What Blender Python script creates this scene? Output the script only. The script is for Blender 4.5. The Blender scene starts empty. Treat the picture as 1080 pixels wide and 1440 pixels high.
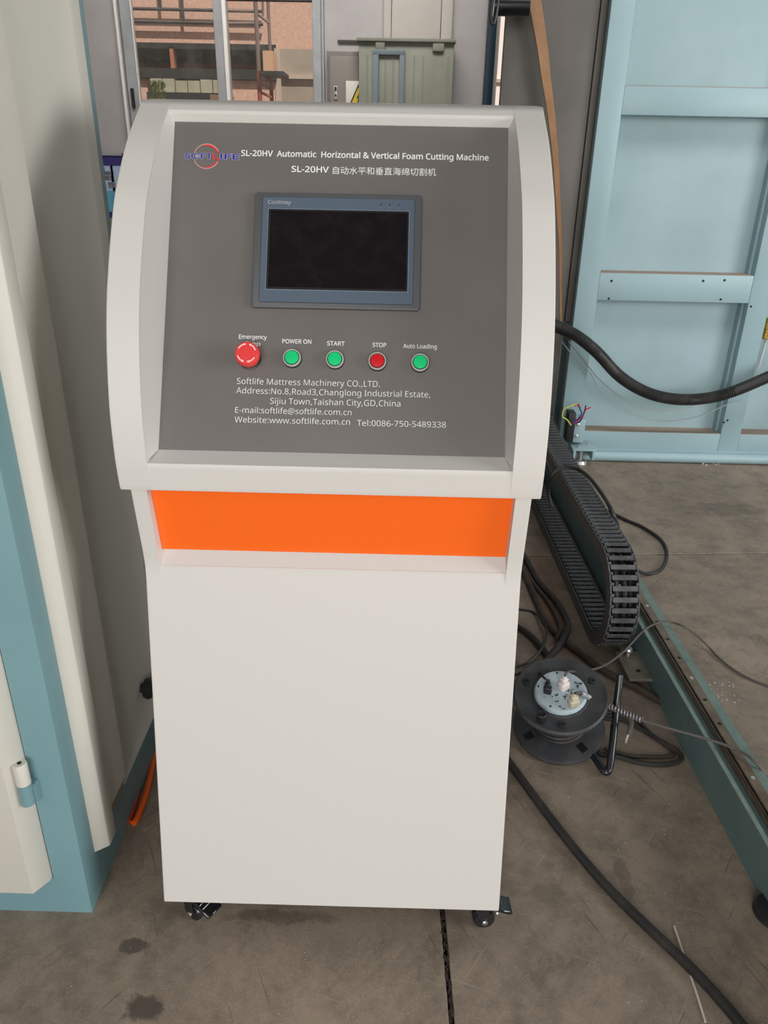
import bpy, bmesh, math, random
from mathutils import Vector, Matrix
random.seed(7)
PI = math.pi
scene = bpy.context.scene
COL = scene.collection

# ------------------------------------------------------------------ camera
F_PX, YAW, PITCH, ROLL = 1078.45, -0.00986, 0.43483, 0.01913
CAM = Vector((0.0986, -1.0305, 1.4028))
_f = Vector((math.sin(YAW)*math.cos(PITCH), math.cos(YAW)*math.cos(PITCH), -math.sin(PITCH)))
_r0 = Vector((math.cos(YAW), -math.sin(YAW), 0)); _u0 = _r0.cross(_f)
_r = _r0*math.cos(ROLL)+_u0*math.sin(ROLL); _u = -_r0*math.sin(ROLL)+_u0*math.cos(ROLL)
cd = bpy.data.cameras.new('camera'); cam = bpy.data.objects.new('camera', cd); COL.objects.link(cam)
cd.sensor_fit = 'VERTICAL'; cd.sensor_height = 24; cd.lens = F_PX/1440*24; cd.clip_start = 0.02; cd.clip_end = 200
m = Matrix((_r, _u, -_f)).transposed().to_4x4(); m.translation = CAM
cam.matrix_world = m; scene.camera = cam

def ray(px, py): return _f+_r*((px-540)/F_PX)-_u*((py-720)/F_PX)
def on_z(px, py, z=0.0): d = ray(px, py); return CAM+d*((z-CAM.z)/d.z)
def on_y(px, py, y): d = ray(px, py); return CAM+d*((y-CAM.y)/d.y)
def on_x(px, py, x): d = ray(px, py); return CAM+d*((x-CAM.x)/d.x)

# ------------------------------------------------------------------ world, lights, exposure
w = bpy.data.worlds.new('world'); scene.world = w; w.use_nodes = True
wn = w.node_tree.nodes; wl = w.node_tree.links
bg = wn['Background']
sky = wn.new('ShaderNodeTexSky'); sky.sky_type = 'NISHITA'; sky.sun_disc = False
sky.sun_elevation = math.radians(50); sky.sun_rotation = math.radians(200); sky.air_density = 1.2; sky.dust_density = 4
mixw = wn.new('ShaderNodeMixRGB'); mixw.inputs[0].default_value = 0.75; mixw.inputs[2].default_value = (3.4, 3.35, 3.2, 1)
wl.new(sky.outputs[0], mixw.inputs[1]); wl.new(mixw.outputs[0], bg.inputs[0]); bg.inputs[1].default_value = 0.10

def area(name, loc, target, sx, sy, power, color=(1, 1, 1), spread=180):
    d = bpy.data.lights.new(name, 'AREA'); d.shape = 'RECTANGLE'; d.size = sx; d.size_y = sy; d.energy = power; d.color = color; d.spread = math.radians(spread)
    o = bpy.data.objects.new(name, d); COL.objects.link(o); o.location = loc
    o.rotation_euler = (Vector(target)-Vector(loc)).to_track_quat('-Z', 'Y').to_euler(); return o
area('daylight_doorway', (5.0, -1.5, 1.9), (0.0, 0.3, 1.0), 2.4, 2.0, 165, (1.0, 0.99, 0.98))
area('daylight_entrance', (-0.3, -4.4, 1.9), (-0.1, 0.3, 0.8), 2.4, 2.4, 128, (1.0, 0.99, 0.975))
area('added_fill_machine', (1.9, 0.7, 4.5), (1.8, 2.8, .5), 1.6, 1.0, 13, (1.0, 0.99, 0.98), 70)  # added fill on the machine, spread kept narrow to miss the cabinet
area('added_fill_back_wall', (-0.6, 3.9, 4.6), (-0.6, 6.2, 1.9), 3.4, 1.0, 46, (1.0, 0.98, 0.96), 90)  # added fill to brighten the back wall, not a known fixture
sd = bpy.data.lights.new('sun', 'SUN'); sd.energy = 5.0; sd.angle = 0.02; sd.color = (1, 0.96, 0.9)
so = bpy.data.objects.new('sun', sd); COL.objects.link(so)
so.rotation_euler = Vector((-0.25, 0.42, -0.85)).to_track_quat('-Z', 'Y').to_euler(); so.location = (0, 0, 12)
vs = scene.view_settings
scene.display_settings.display_device = 'sRGB'
vs.view_transform = 'Standard'; vs.look = 'None'; vs.gamma = 1; vs.use_curve_mapping = False; vs.exposure = 0.0

# ------------------------------------------------------------------ materials
def s2l(c): return tuple((x/255/12.92) if x/255 <= .04045 else ((x/255+.055)/1.055)**2.4 for x in c)
MC = {}
def mat(name, rgb, rough=.5, metal=0.0, bump=None, var=None, coat=0.0, emit=0.0, spec=None):
    """rgb 0-255 sRGB; bump=(scale,strength,dist); var=(scale, rgb2, low, high)"""
    if name in MC: return MC[name]
    M = bpy.data.materials.new(name); M.use_nodes = True; nt = M.node_tree; n = nt.nodes; l = nt.links
    b = n['Principled BSDF']; c = s2l(rgb)
    b.inputs['Base Color'].default_value = (*c, 1); b.inputs['Roughness'].default_value = rough; b.inputs['Metallic'].default_value = metal
    if coat: b.inputs['Coat Weight'].default_value = coat; b.inputs['Coat Roughness'].default_value = .1
    if spec is not None: b.inputs['Specular IOR Level'].default_value = spec
    tc = n.new('ShaderNodeTexCoord')
    if bump:
        t = n.new('ShaderNodeTexNoise'); t.inputs['Scale'].default_value = bump[0]; t.inputs['Detail'].default_value = 3
        l.new(tc.outputs['Object'], t.inputs['Vector'])
        bp = n.new('ShaderNodeBump'); bp.inputs['Strength'].default_value = bump[1]; bp.inputs['Distance'].default_value = bump[2]
        l.new(t.outputs[0], bp.inputs['Height']); l.new(bp.outputs[0], b.inputs['Normal'])
    if var:
        t = n.new('ShaderNodeTexNoise'); t.inputs['Scale'].default_value = var[0]; t.inputs['Detail'].default_value = 6; t.inputs['Roughness'].default_value = .6
        l.new(tc.outputs['Object'], t.inputs['Vector'])
        r = n.new('ShaderNodeValToRGB'); r.color_ramp.elements[0].position = var[2]; r.color_ramp.elements[1].position = var[3]
        r.color_ramp.elements[0].color = (*c, 1); r.color_ramp.elements[1].color = (*s2l(var[1]), 1)
        l.new(t.outputs[0], r.inputs[0]); l.new(r.outputs[0], b.inputs['Base Color'])
    MC[name] = M; return M

CREAM = mat('cream_powder_coat', (210, 207, 202), .5, bump=(900, .12, .0006), coat=.05)
CREAM2 = mat('cream_cabinet_paint', (208, 205, 195), .38, bump=(700, .25, .0008), var=(1.5, (202, 199, 189), .35, .7))
ORANGE = mat('orange_gloss_paint', (255, 108, 22), .3, coat=.3)
GREYP = mat('grey_faceplate', (112, 108, 105), .38, bump=(600, .06, .0004), var=(6, (106, 102, 99), .3, .7))
TEAL = mat('teal_cabinet_paint', (118, 154, 160), .4, bump=(700, .2, .0006), var=(4, (112, 148, 155), .3, .7))
MTEAL = mat('light_teal_machine_paint', (153, 180, 187), .45, bump=(60, .08, .001), var=(2.2, (143, 171, 176), .35, .75))
MTEALB = mat('light_teal_back_panel', (156, 181, 187), .5, bump=(40, .1, .001), var=(1.8, (140, 165, 168), .4, .72))
BEAMG = mat('grey_green_beam_paint', (100, 124, 124), .45, bump=(200, .15, .0006), var=(9, (88, 112, 112), .3, .7))
BEAML = mat('worn_green_edge_paint', (124, 140, 132), .5, var=(25, (104, 122, 112), .35, .65))
GREASE = mat('greasy_brown_rail', (98, 82, 66), .35, .5, var=(30, (60, 50, 42), .35, .7))
RAILST = mat('dusty_steel_rail', (132, 118, 102), .45, .4, var=(22, (104, 90, 74), .35, .7))
BLACKP = mat('black_plastic', (34, 35, 38), .42, bump=(300, .2, .0005))
CHAINM = mat('black_nylon_chain', (72, 72, 74), .42, var=(60, (96, 96, 96), .4, .7))
CHAIND = mat('black_nylon_side', (12, 12, 14), .6)
RUBBER = mat('black_rubber_cable', (36, 35, 36), .5, bump=(160, .2, .001), var=(14, (62, 58, 54), .45, .8))
RUBBERG = mat('grey_rubber_cable', (86, 82, 78), .55)
DUSTYCAB = mat('dusty_brown_cable', (66, 56, 48), .6, var=(14, (42, 36, 32), .35, .7))
STEEL = mat('zinc_steel', (205, 203, 198), .35, .7)
STEELD = mat('dusty_steel_plate', (140, 134, 122), .5, .4, var=(20, (112, 104, 92), .35, .7))
CHROME = mat('chrome', (225, 225, 225), .12, 1.0)
GREEN = mat('green_button_plastic', (0, 205, 122), .3, coat=.3)
RED = mat('red_button_plastic', (206, 12, 22), .3, coat=.3)
REDM = mat('red_mushroom_plastic', (232, 62, 62), .35, coat=.2)
PINKW = mat('pale_arrow_print', (250, 205, 200), .5)
PINKR = mat('red_ring_print', (216, 60, 64), .5)
WHITE = mat('white_print', (238, 238, 236), .6)
NAVYP = mat('blue_logo_print', (28, 30, 140), .5)
REDP = mat('red_logo_print', (214, 60, 66), .5)
PALER = mat('pale_logo_print', (214, 160, 150), .5)
HOUT = mat('dark_grey_bezel_plastic', (84, 85, 88), .5, bump=(500, .1, .0003))
HIN = mat('slate_blue_bezel_film', (84, 98, 114), .45)
SCREEN = mat('black_screen_glass', (24, 20, 22), .3, var=(40, (34, 29, 32), .45, .75), spec=.12)
SBLK = mat('matte_black', (10, 10, 12), .6)
REELB = mat('dusty_black_reel_plastic', (52, 54, 57), .5, var=(14, (76, 76, 76), .45, .75), bump=(80, .15, .001))
PLATE = mat('grey_blue_socket_plate', (172, 188, 196), .5, var=(60, (140, 158, 168), .55, .8))
BEIGE = mat('beige_plug_plastic', (206, 198, 174), .5, var=(30, (170, 160, 136), .4, .7))
PINKPL = mat('pinkish_white_plug_plastic', (226, 216, 212), .4)
TUBEB = mat('chipped_black_tube', (30, 32, 36), .3, var=(45, (110, 106, 100), .62, .74), coat=.3)
ORCAB = mat('orange_cable_sheath', (226, 92, 20), .4)
TAN = mat('tan_belt_webbing', (160, 122, 88), .6, var=(6, (128, 92, 62), .35, .7))
GREYC = mat('dark_grey_cover_steel', (104, 99, 93), .5, var=(3, (84, 80, 75), .3, .7), bump=(20, .1, .002))
NAVY = mat('dark_navy_post_paint', (12, 40, 54), .4)
WALLM = mat('mauve_grey_plaster', (170, 165, 163), .85, var=(3, (160, 154, 152), .35, .7), bump=(60, .1, .002))
WALLC = mat('cream_wall_panel', (190, 183, 175), .7, var=(2, (178, 171, 163), .35, .7))
ALU = mat('grey_window_aluminium', (160, 162, 164), .5, .0, var=(6, (144, 144, 144), .35, .7))
ALUL = mat('light_window_edge', (226, 222, 216), .5)
EBOX = mat('grey_green_enclosure', (134, 136, 122), .5, var=(4, (120, 120, 106), .3, .7))
EBLUE = mat('blue_grey_frame', (104, 116, 122), .5)
EDOOR = mat('taupe_steel_door', (112, 103, 96), .5, var=(4, (98, 90, 84), .3, .7))
YEL = mat('yellow_sign_print', (214, 182, 40), .5)
SIGNW = mat('white_sign_board', (205, 200, 190), .5)
BRICKP = mat('pink_brick_render', (226, 184, 164), .9, var=(30, (208, 164, 144), .35, .65), bump=(60, .3, .01))
BRICKO = mat('brown_shed_board', (190, 122, 92), .9, var=(5, (160, 100, 76), .3, .7))
DARKW = mat('dark_shed_beam', (44, 42, 40), .8)
PALEB = mat('weathered_fence_board', (186, 180, 158), .85, var=(8, (160, 154, 132), .3, .7))
GREYR = mat('grey_outdoor_render', (178, 162, 148), .9, var=(4, (160, 146, 132), .3, .7))
LEAF = mat('yellow_green_leaf', (150, 168, 84), .7, var=(12, (104, 132, 60), .4, .6))
REDST = mat('rusty_red_steel', (150, 74, 56), .6)
PIPE = mat('dark_pipe', (70, 60, 58), .6)
CARD = mat('tan_cardboard', (214, 170, 138), .8)
BLUEP = mat('poster_indigo', (52, 44, 110), .6)
POSTL = mat('poster_pale_blue', (166, 186, 214), .6)
POSTC = mat('poster_cyan', (96, 168, 190), .6)
SILV = mat('silver_rail', (176, 176, 178), .35, .6)
PHOTO = mat('poster_photo', (96, 92, 106), .6, var=(60, (150, 140, 140), .5, .6))
WIRER = mat('red_wire', (190, 40, 56), .5); WIREB = mat('blue_wire', (22, 70, 130), .5); WIREY = mat('yellow_green_wire', (190, 200, 90), .5)
CLEARW = mat('grey_thin_wire', (168, 176, 176), .4)
BRASS = mat('brass_fitting', (200, 170, 90), .3, .9)
CONC = mat('ceiling_steel', (150, 152, 154), .7)
DARKF = mat('dark_filler', (28, 24, 22), .9, var=(40, (60, 44, 34), .4, .7))
CRACKM = mat('dirty_sealant', (60, 46, 38), .9, var=(60, (28, 22, 20), .4, .6))
TAPE = mat('white_plastic_strip', (205, 200, 188), .5)
GLIT = mat('white_crumb', (226, 226, 226), .6)

def glass_mat():
    M = bpy.data.materials.new('dusty_window_glass'); M.use_nodes = True; nt = M.node_tree; n = nt.nodes; l = nt.links
    n.remove(n['Principled BSDF']); out = n['Material Output']
    tr = n.new('ShaderNodeBsdfTransparent'); gl = n.new('ShaderNodeBsdfGlossy'); gl.inputs['Roughness'].default_value = .03
    df = n.new('ShaderNodeBsdfDiffuse'); df.inputs[0].default_value = (.6, .57, .52, 1)
    tr.inputs[0].default_value = (.93, .94, .93, 1)
    fr = n.new('ShaderNodeFresnel'); fr.inputs[0].default_value = 1.45
    m1 = n.new('ShaderNodeMixShader'); m2 = n.new('ShaderNodeMixShader')
    tc = n.new('ShaderNodeTexCoord'); t = n.new('ShaderNodeTexNoise'); t.inputs['Scale'].default_value = 9; t.inputs['Detail'].default_value = 8
    l.new(tc.outputs['Object'], t.inputs['Vector'])
    r = n.new('ShaderNodeMapRange'); r.inputs[1].default_value = .45; r.inputs[2].default_value = .75; r.inputs[3].default_value = .02; r.inputs[4].default_value = .08
    l.new(t.outputs[0], r.inputs[0])
    l.new(fr.outputs[0], m1.inputs[0]); l.new(tr.outputs[0], m1.inputs[1]); l.new(gl.outputs[0], m1.inputs[2])
    l.new(r.outputs[0], m2.inputs[0]); l.new(m1.outputs[0], m2.inputs[1]); l.new(df.outputs[0], m2.inputs[2])
    l.new(m2.outputs[0], out.inputs[0]); return M
GLASS = glass_mat()

def floor_mat():
    M = bpy.data.materials.new('worn_concrete'); M.use_nodes = True; nt = M.node_tree; n = nt.nodes; l = nt.links
    b = n['Principled BSDF']; geo = n.new('ShaderNodeNewGeometry'); P = geo.outputs['Position']
    def noise(scale, detail=6, rough=.6, vec=None):
        t = n.new('ShaderNodeTexNoise'); t.inputs['Scale'].default_value = scale; t.inputs['Detail'].default_value = detail; t.inputs['Roughness'].default_value = rough
        l.new(vec or P, t.inputs['Vector']); return t.outputs[0]
    def ramp(fac, p0, p1, c0, c1):
        r = n.new('ShaderNodeValToRGB'); r.color_ramp.elements[0].position = p0; r.color_ramp.elements[1].position = p1
        r.color_ramp.elements[0].color = (*c0, 1); r.color_ramp.elements[1].color = (*c1, 1); l.new(fac, r.inputs[0]); return r.outputs[0]
    def mix(fac, a, c, mode='MIX'):
        x = n.new('ShaderNodeMixRGB'); x.blend_type = mode
        if isinstance(fac, float): x.inputs[0].default_value = fac
        else: l.new(fac, x.inputs[0])
        for i, v in ((1, a), (2, c)):
            if isinstance(v, tuple): x.inputs[i].default_value = (*v, 1)
            else: l.new(v, x.inputs[i])
        return x.outputs[0]
    W1 = (1, 1, 1); K = (0, 0, 0)
    base = ramp(noise(1.6, 5), .35, .68, s2l((144, 130, 115)), s2l((172, 155, 136)))
    # warm tint on the right, greyer on the left
    base = mix(ramp(noise(7, 9, .78), .43, .62, K, (.7, .7, .7)), base, s2l((100, 91, 80)))
    base = mix(ramp(noise(30, 8, .8), .50, .64, K, (.55, .55, .55)), base, s2l((164, 151, 134)))
    base = mix(ramp(noise(240, 3, .8), .45, .75, (.35, .35, .35), K), base, s2l((84, 76, 66)))
    base = mix(ramp(noise(120, 4, .7), .60, .70, K, (.55, .55, .55)), base, s2l((70, 62, 54)))
    # long scratches
    for ang, sc, col, st in ((.35, 1.0, (168, 158, 142), .4), (-.9, 1.3, (74, 68, 60), .5), (1.15, .8, (70, 64, 56), .5), (2.2, 1.1, (164, 152, 136), .35)):
        mr = n.new('ShaderNodeVectorRotate'); mr.rotation_type = 'Z_AXIS'; mr.inputs['Angle'].default_value = ang; l.new(P, mr.inputs['Vector'])
        mp = n.new('ShaderNodeMapping'); mp.inputs['Scale'].default_value = (5*sc, 110*sc, 1)
        l.new(mr.outputs[0], mp.inputs[0]); s = noise(1.0, 3, .5, mp.outputs[0])
        base = mix(ramp(s, .66, .72, K, (st, st, st)), base, s2l(col))
    # soft dark stains, plus wide dark patches around console, cabinet and machine
    for (x, y, rx, ry, st) in ((-.385, -.04, .075, .045, .7), (-.33, -.16, .085, .07, .8), (-.1, .03, .3, .05, .45), (.62, .14, .04, .22, .38), (.45, .1, .12, .08, .25), (1.6, 2.1, .6, .2, .35), (.66, 1.25, .06, .4, .6), (.3, .45, .3, .5, .3), (-.55, .3, .4, .6, .3)):
        mp = n.new('ShaderNodeMapping'); mp.vector_type = 'POINT'
        mp.inputs['Location'].default_value = (-x/rx, -y/ry, 0); mp.inputs['Scale'].default_value = (1/rx, 1/ry, 0); l.new(P, mp.inputs[0])
        ln = n.new('ShaderNodeVectorMath'); ln.operation = 'LENGTH'; l.new(mp.outputs[0], ln.inputs[0])
        ad = n.new('ShaderNodeMath'); ad.operation = 'ADD'; l.new(ln.outputs['Value'], ad.inputs[0])
        nm = n.new('ShaderNodeMath'); nm.operation = 'MULTIPLY'; nm.inputs[1].default_value = 1.2; l.new(noise(16, 8, .75), nm.inputs[0]); l.new(nm.outputs[0], ad.inputs[1])
        base = mix(ramp(ad.outputs[0], .85, 1.75, (st, st, st), K), base, s2l((62, 56, 50)))
    # rusty streaks near the chain
    mp = n.new('ShaderNodeMapping'); mp.inputs['Location'].default_value = (-.66/.07, -1.3/.5, 0); mp.inputs['Scale'].default_value = (1/.07, 1/.5, 0); l.new(P, mp.inputs[0])
    ln = n.new('ShaderNodeVectorMath'); ln.operation = 'LENGTH'; l.new(mp.outputs[0], ln.inputs[0])
    base = mix(ramp(ln.outputs['Value'], .4, 1.2, (.6, .6, .6), K), base, s2l((96, 58, 34)))
    l.new(base, b.inputs['Base Color'])
    l.new(ramp(noise(5, 5), .3, .7, (.5, .5, .5), (.75, .75, .75)), b.inputs['Roughness'])
    bp = n.new('ShaderNodeBump'); bp.inputs['Strength'].default_value = .35; bp.inputs['Distance'].default_value = .002
    l.new(noise(70, 8, .7), bp.inputs['Height']); l.new(bp.outputs[0], b.inputs['Normal'])
    return M
FLOORM = floor_mat()

# ------------------------------------------------------------------ mesh helpers
def cr(pts, n=8, closed=False):
    P = [Vector(p) for p in pts]; out = []
    N = len(P)
    if N < 3: return P
    rng = range(N) if closed else range(N-1)
    for i in rng:
        if closed: a, b, c, d = P[(i-1) % N], P[i], P[(i+1) % N], P[(i+2) % N]
        else: a, b, c, d = P[max(i-1, 0)], P[i], P[i+1], P[min(i+2, N-1)]
        for k in range(n):
            t = k/n
            out.append(.5*((2*b)+(c-a)*t+(2*a-5*b+4*c-d)*t*t+(3*b-a-3*c+d)*t**3))
    if not closed: out.append(P[-1])
    return out

class MB:
    def __init__(s, xf=None): s.v = []; s.f = []; s.xf = xf or Matrix.Identity(4)
    def add(s, vs, fs, xf=None):
        X = s.xf @ xf if xf is not None else s.xf
        o = len(s.v); s.v += [X @ Vector(p) for p in vs]; s.f += [[i+o for i in f] for f in fs]; return s
    def box(s, x0, x1, y0, y1, z0, z1, xf=None):
        v = [(x, y, z) for z in (z0, z1) for y in (y0, y1) for x in (x0, x1)]
        return s.add(v, [(0, 2, 3, 1), (4, 5, 7, 6), (0, 1, 5, 4), (2, 6, 7, 3), (0, 4, 6, 2), (1, 3, 7, 5)], xf)
    def prism(s, poly, axis, a, b, xf=None):
        """poly of 2D points; axis x: (y,z), y: (x,z), z: (x,y)"""
        def P(p, t): return {'x': (t, p[0], p[1]), 'y': (p[0], t, p[1]), 'z': (p[0], p[1], t)}[axis]
        n = len(poly); v = [P(p, a) for p in poly]+[P(p, b) for p in poly]
        f = [tuple(range(n))[::-1], tuple(range(n, 2*n))]+[(i, (i+1) % n, n+(i+1) % n, n+i) for i in range(n)]
        return s.add(v, f, xf)
    def tube(s, pts, r, seg=10, caps=True, closed=False, xf=None):
        P = [Vector(p) for p in pts]; N = len(P); v = []; f = []
        t0 = (P[1]-P[0]).normalized(); nrm = t0.orthogonal().normalized()
        for i, p in enumerate(P):
            if closed: t = (P[(i+1) % N]-P[i-1]).normalized()
            else: t = (P[min(i+1, N-1)]-P[max(i-1, 0)]).normalized()
            nrm = (nrm-t*nrm.dot(t)).normalized(); bi = t.cross(nrm)
            rr = r(i/(N-1)) if callable(r) else r
            for k in range(seg):
                a = 2*PI*k/seg; v.append(p+nrm*math.cos(a)*rr+bi*math.sin(a)*rr)
        M_ = N if closed else N-1
        for i in range(M_):
            for k in range(seg):
                a = i*seg+k; b = i*seg+(k+1) % seg; c = ((i+1) % N)*seg+(k+1) % seg; d = ((i+1) % N)*seg+k
                f.append((a, b, c, d))
        if caps and not closed:
            f.append(tuple(range(seg))[::-1]); f.append(tuple(range((N-1)*seg, N*seg)))
        return s.add(v, f, xf)
    def lathe(s, prof, seg=32, xf=None):
        """prof (r,z) revolved about local z"""
        v = []; f = []
        for r_, z in prof:
            for k in range(seg):
                a = 2*PI*k/seg; v.append((r_*math.cos(a), r_*math.sin(a), z))
        n = len(prof)
        for i in range(n-1):
            for k in range(seg):
                f.append((i*seg+k, i*seg+(k+1) % seg, (i+1)*seg+(k+1) % seg, (i+1)*seg+k))
        f.append(tuple(range(seg))[::-1]); f.append(tuple(range((n-1)*seg, n*seg)))
        return s.add(v, f, xf)
    def build(s, name, material, parent=None, bevel=0.0, seg=2, smooth=35, world=False, recalc=True, pick=None):
        me = bpy.data.meshes.new(name)
        org = Vector((0, 0, 0)) if (parent is None or world) else ORG.get(parent, Vector((0, 0, 0)))
        vs_ = [p-org for p in s.v]
        if parent is None and s.v:
            c = Vector((sum(p.x for p in s.v)/len(s.v), sum(p.y for p in s.v)/len(s.v), min(p.z for p in s.v)))
            vs_ = [p-c for p in s.v]
        me.from_pydata(vs_, [], s.f)
        bm = bmesh.new(); bm.from_mesh(me)
        if recalc: bmesh.ops.recalc_face_normals(bm, faces=bm.faces)
        if bevel:
            es = [e for e in bm.edges if len(e.link_faces) == 2 and e.calc_face_angle(0) > .6 and (pick is None or pick(e.verts[0].co+org, e.verts[1].co+org))]
            bmesh.ops.bevel(bm, geom=es, offset=bevel, segments=seg, affect='EDGES', profile=.5, clamp_overlap=True)
        bm.to_mesh(me); bm.free()
        for p in me.polygons: p.use_smooth = True
        me.set_sharp_from_angle(angle=math.radians(smooth))
        me.materials.append(material)
        o = bpy.data.objects.new(name, me); COL.objects.link(o)
        if name in ('pedestal', 'hood'):
            wm = o.modifiers.new('weighted_normals', 'WEIGHTED_NORMAL'); wm.keep_sharp = True; wm.weight = 90
        if parent is None: o.location = c; ORG[o] = c
        else: o.parent = parent; ORG[o] = org
        return o
ORG = {}
def thing(name, label, cat, loc, group=None, kind=None):
    o = bpy.data.objects.new(name, None); COL.objects.link(o); o.location = loc; o.empty_display_size = .05
    ORG[o] = Vector(loc)
    if label: o['label'] = label
    if cat: o['category'] = cat
    if group: o['group'] = group
    if kind: o['kind'] = kind
    return o
def tag(o, label=None, cat=None, group=None, kind=None):
    if label: o['label'] = label
    if cat: o['category'] = cat
    if group: o['group'] = group
    if kind: o['kind'] = kind
    return o
def dup(o, loc, parent=None):
    c = o.copy(); COL.objects.link(c); c.location = loc
    if parent: c.parent = parent
    return c
def plane_xf(origin, xa, ya):
    xa = Vector(xa).normalized(); ya = Vector(ya).normalized(); za = xa.cross(ya)
    M_ = Matrix((xa, ya, za)).transposed().to_4x4(); M_.translation = Vector(origin); return M_

try:
    SANS = bpy.data.fonts.load(bpy.utils.system_resource('DATAFILES', path='fonts')+'/NotoSansHebrew-Regular.woff2')   # plain sans bundled with Blender itself
except Exception:
    SANS = None
def text(body, name, x0, x1, base, cap, material, parent, xf, bold=0.0, z=0.0004, th=0.0003, keep=False):
    cjk = ord(body[0]) > 0x3000
    cu = bpy.data.curves.new('t', 'FONT'); cu.body = body; cu.size = 1; cu.font = (None if cjk else SANS) or cu.font; cu.offset = min(bold, 0); cu.extrude = 0; cu.resolution_u = 3
    o = bpy.data.objects.new('t', cu); COL.objects.link(o)
    dg = bpy.context.evaluated_depsgraph_get(); dg.update()
    me = bpy.data.meshes.new_from_object(o.evaluated_get(dg)); bpy.data.objects.remove(o); bpy.data.curves.remove(cu)
    xs = [v.co.x for v in me.vertices]; a, b = min(xs), max(xs)
    H = .84 if cjk else (.573 if SANS else .682)
    sx = (x1-x0)/(b-a); sy = cap/H
    mb = MB(xf)
    sh = [(0, 0)] if bold <= 0 else [(0, 0)]+[(bold*math.cos(PI/4*i), bold*math.sin(PI/4*i)) for i in range(8)]
    for i, (ox, oy) in enumerate(sh):   # heavier weight: the strokes spread outwards a little
        mb.add([(x0+(v.co.x-a+ox)*sx, base+(v.co.y+oy)*sy, z+i*.000003) for v in me.vertices], [list(p.vertices) for p in me.polygons])
    bpy.data.meshes.remove(me)
    return mb.build(name, material, parent, recalc=False)

# ------------------------------------------------------------------ the hall (structure)
floor = thing('floor', None, None, (0, 0, 0), kind='structure')
MB().box(-6, 6, -5, 6, -.12, -.02).build('slab_bed', DARKF, floor)
def slab(x0, x1, y00, y01, y10, y11, xs=0.0):
    g = .0028
    p = [(x0[0], y00), (x1[0], y01), (x1[1], y11), (x0[1], y10)]
    MB().prism(p, 'z', -.02, 0).build('concrete_slab', FLOORM, floor, bevel=.002, seg=1)
# joint along y=1.57+.073x ; joint along x about .226
jy = lambda x: 1.569+.073*x
jx = lambda y: .2245-.026*y
G = .0048
def quad(xa, xb, ya, yb):  # functions
    def corner(fx, fy):
        x, y = .2, 0.
        for _ in range(6): y = fy(x); x = fx(y)
        return (x, y)
    p = [corner(xa, ya), corner(xb, ya), corner(xb, yb), corner(xa, yb)]
    MB().prism(p, 'z', -.02, 0).build('concrete_slab', FLOORM, floor, bevel=.0015, seg=1)
k = lambda c: (lambda t: c)
for (xa, xb) in ((k(-6), k(-3.6-G)), (k(-3.6+G), lambda y: jx(y)-G), (lambda y: jx(y)+G, k(4.0-G)), (k(4.0+G), k(6))):
    for (ya, yb) in ((k(-5), k(-2.3-G)), (k(-2.3+G), lambda x: jy(x)-G), (lambda x: jy(x)+G, k(6.0))):
        quad(xa, xb, ya, yb)
# dirt in the near joint: rusty crumbs squeezed up
mb = MB(); rnd = random.Random(3)
y = -.6
while y < .5:
    x = jx(y)+rnd.uniform(-.0042, .0042); s_ = rnd.uniform(.0012, .003)
    mb.box(x-s_, x+s_, y, y+s_*3.2, -.018, rnd.uniform(-.003, .0012)); y += rnd.uniform(.002, .005)
o = mb.build('joint_sealant', CRACKM, floor); o['kind'] = 'stuff'

cl = MB().box(-6, 6, -5, 6.2, 5.0, 5.15).build('ceiling', CONC); tag(cl, kind='structure')
wl_ = MB().box(-6.2, -6, -5, 6.2, 0, 5).build('wall_left', WALLM); tag(wl_, kind='structure')
wr = MB().box(6, 6.2, 0.5, 6.2, 0, 5).build('wall_right', WALLM); tag(wr, kind='structure')
# back wall y 6 .. 6.2 with window hole x -2.13..-.51 z .95..3.3 and door gap x .855..1.7
YB = 6.0
mb = MB()
mb.box(-6, -2.135, YB, YB+.2, 0, 5).box(-2.135, -.51, YB, YB+.2, 0, .95).box(-2.135, -.51, YB, YB+.2, 3.3, 5)
mb.box(-.51, .80, YB, YB+.2, 0, 5).box(1.75, 6, YB, YB+.2, 0, 5).box(.80, 1.75, YB, YB+.2, 3.4, 5)
wb = mb.build('wall_back', WALLM); tag(wb, kind='structure')
d = MB().box(.80, .858, YB-.05, YB+.0, 0, 3.4).box(1.69, 1.75, YB-.05, YB+.25, 0, 3.4).box(.80, 1.75, YB-.05, YB+.25, 3.34, 3.4).build('door_1', WALLC); tag(d, kind='structure')
wd = MB().box(-5.9, -2.2, YB-.012, YB, 0, .78).build('baseboard_back', mat('dark_wall_dado', (62, 62, 58), .7)); tag(wd, kind='structure')
# wall panelling between window and post: cream panels and conduit
mb = MB().box(.015, .395, YB-.03, YB-.001, 2.213, 3.4); p1 = mb.build('trim_1', WALLC, bevel=.003); tag(p1, kind='structure')
mb = MB().box(.40, .485, YB-.05, YB-.001, 2.213, 3.4); p1 = mb.build('trim_2', WALLC, bevel=.003); tag(p1, kind='structure')
mb = MB().box(-.045, .012, YB-.045, YB-.001, 2.213, 3.4); p1 = mb.build('trim_3', WALLC, bevel=.004); tag(p1, kind='structure')

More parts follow.
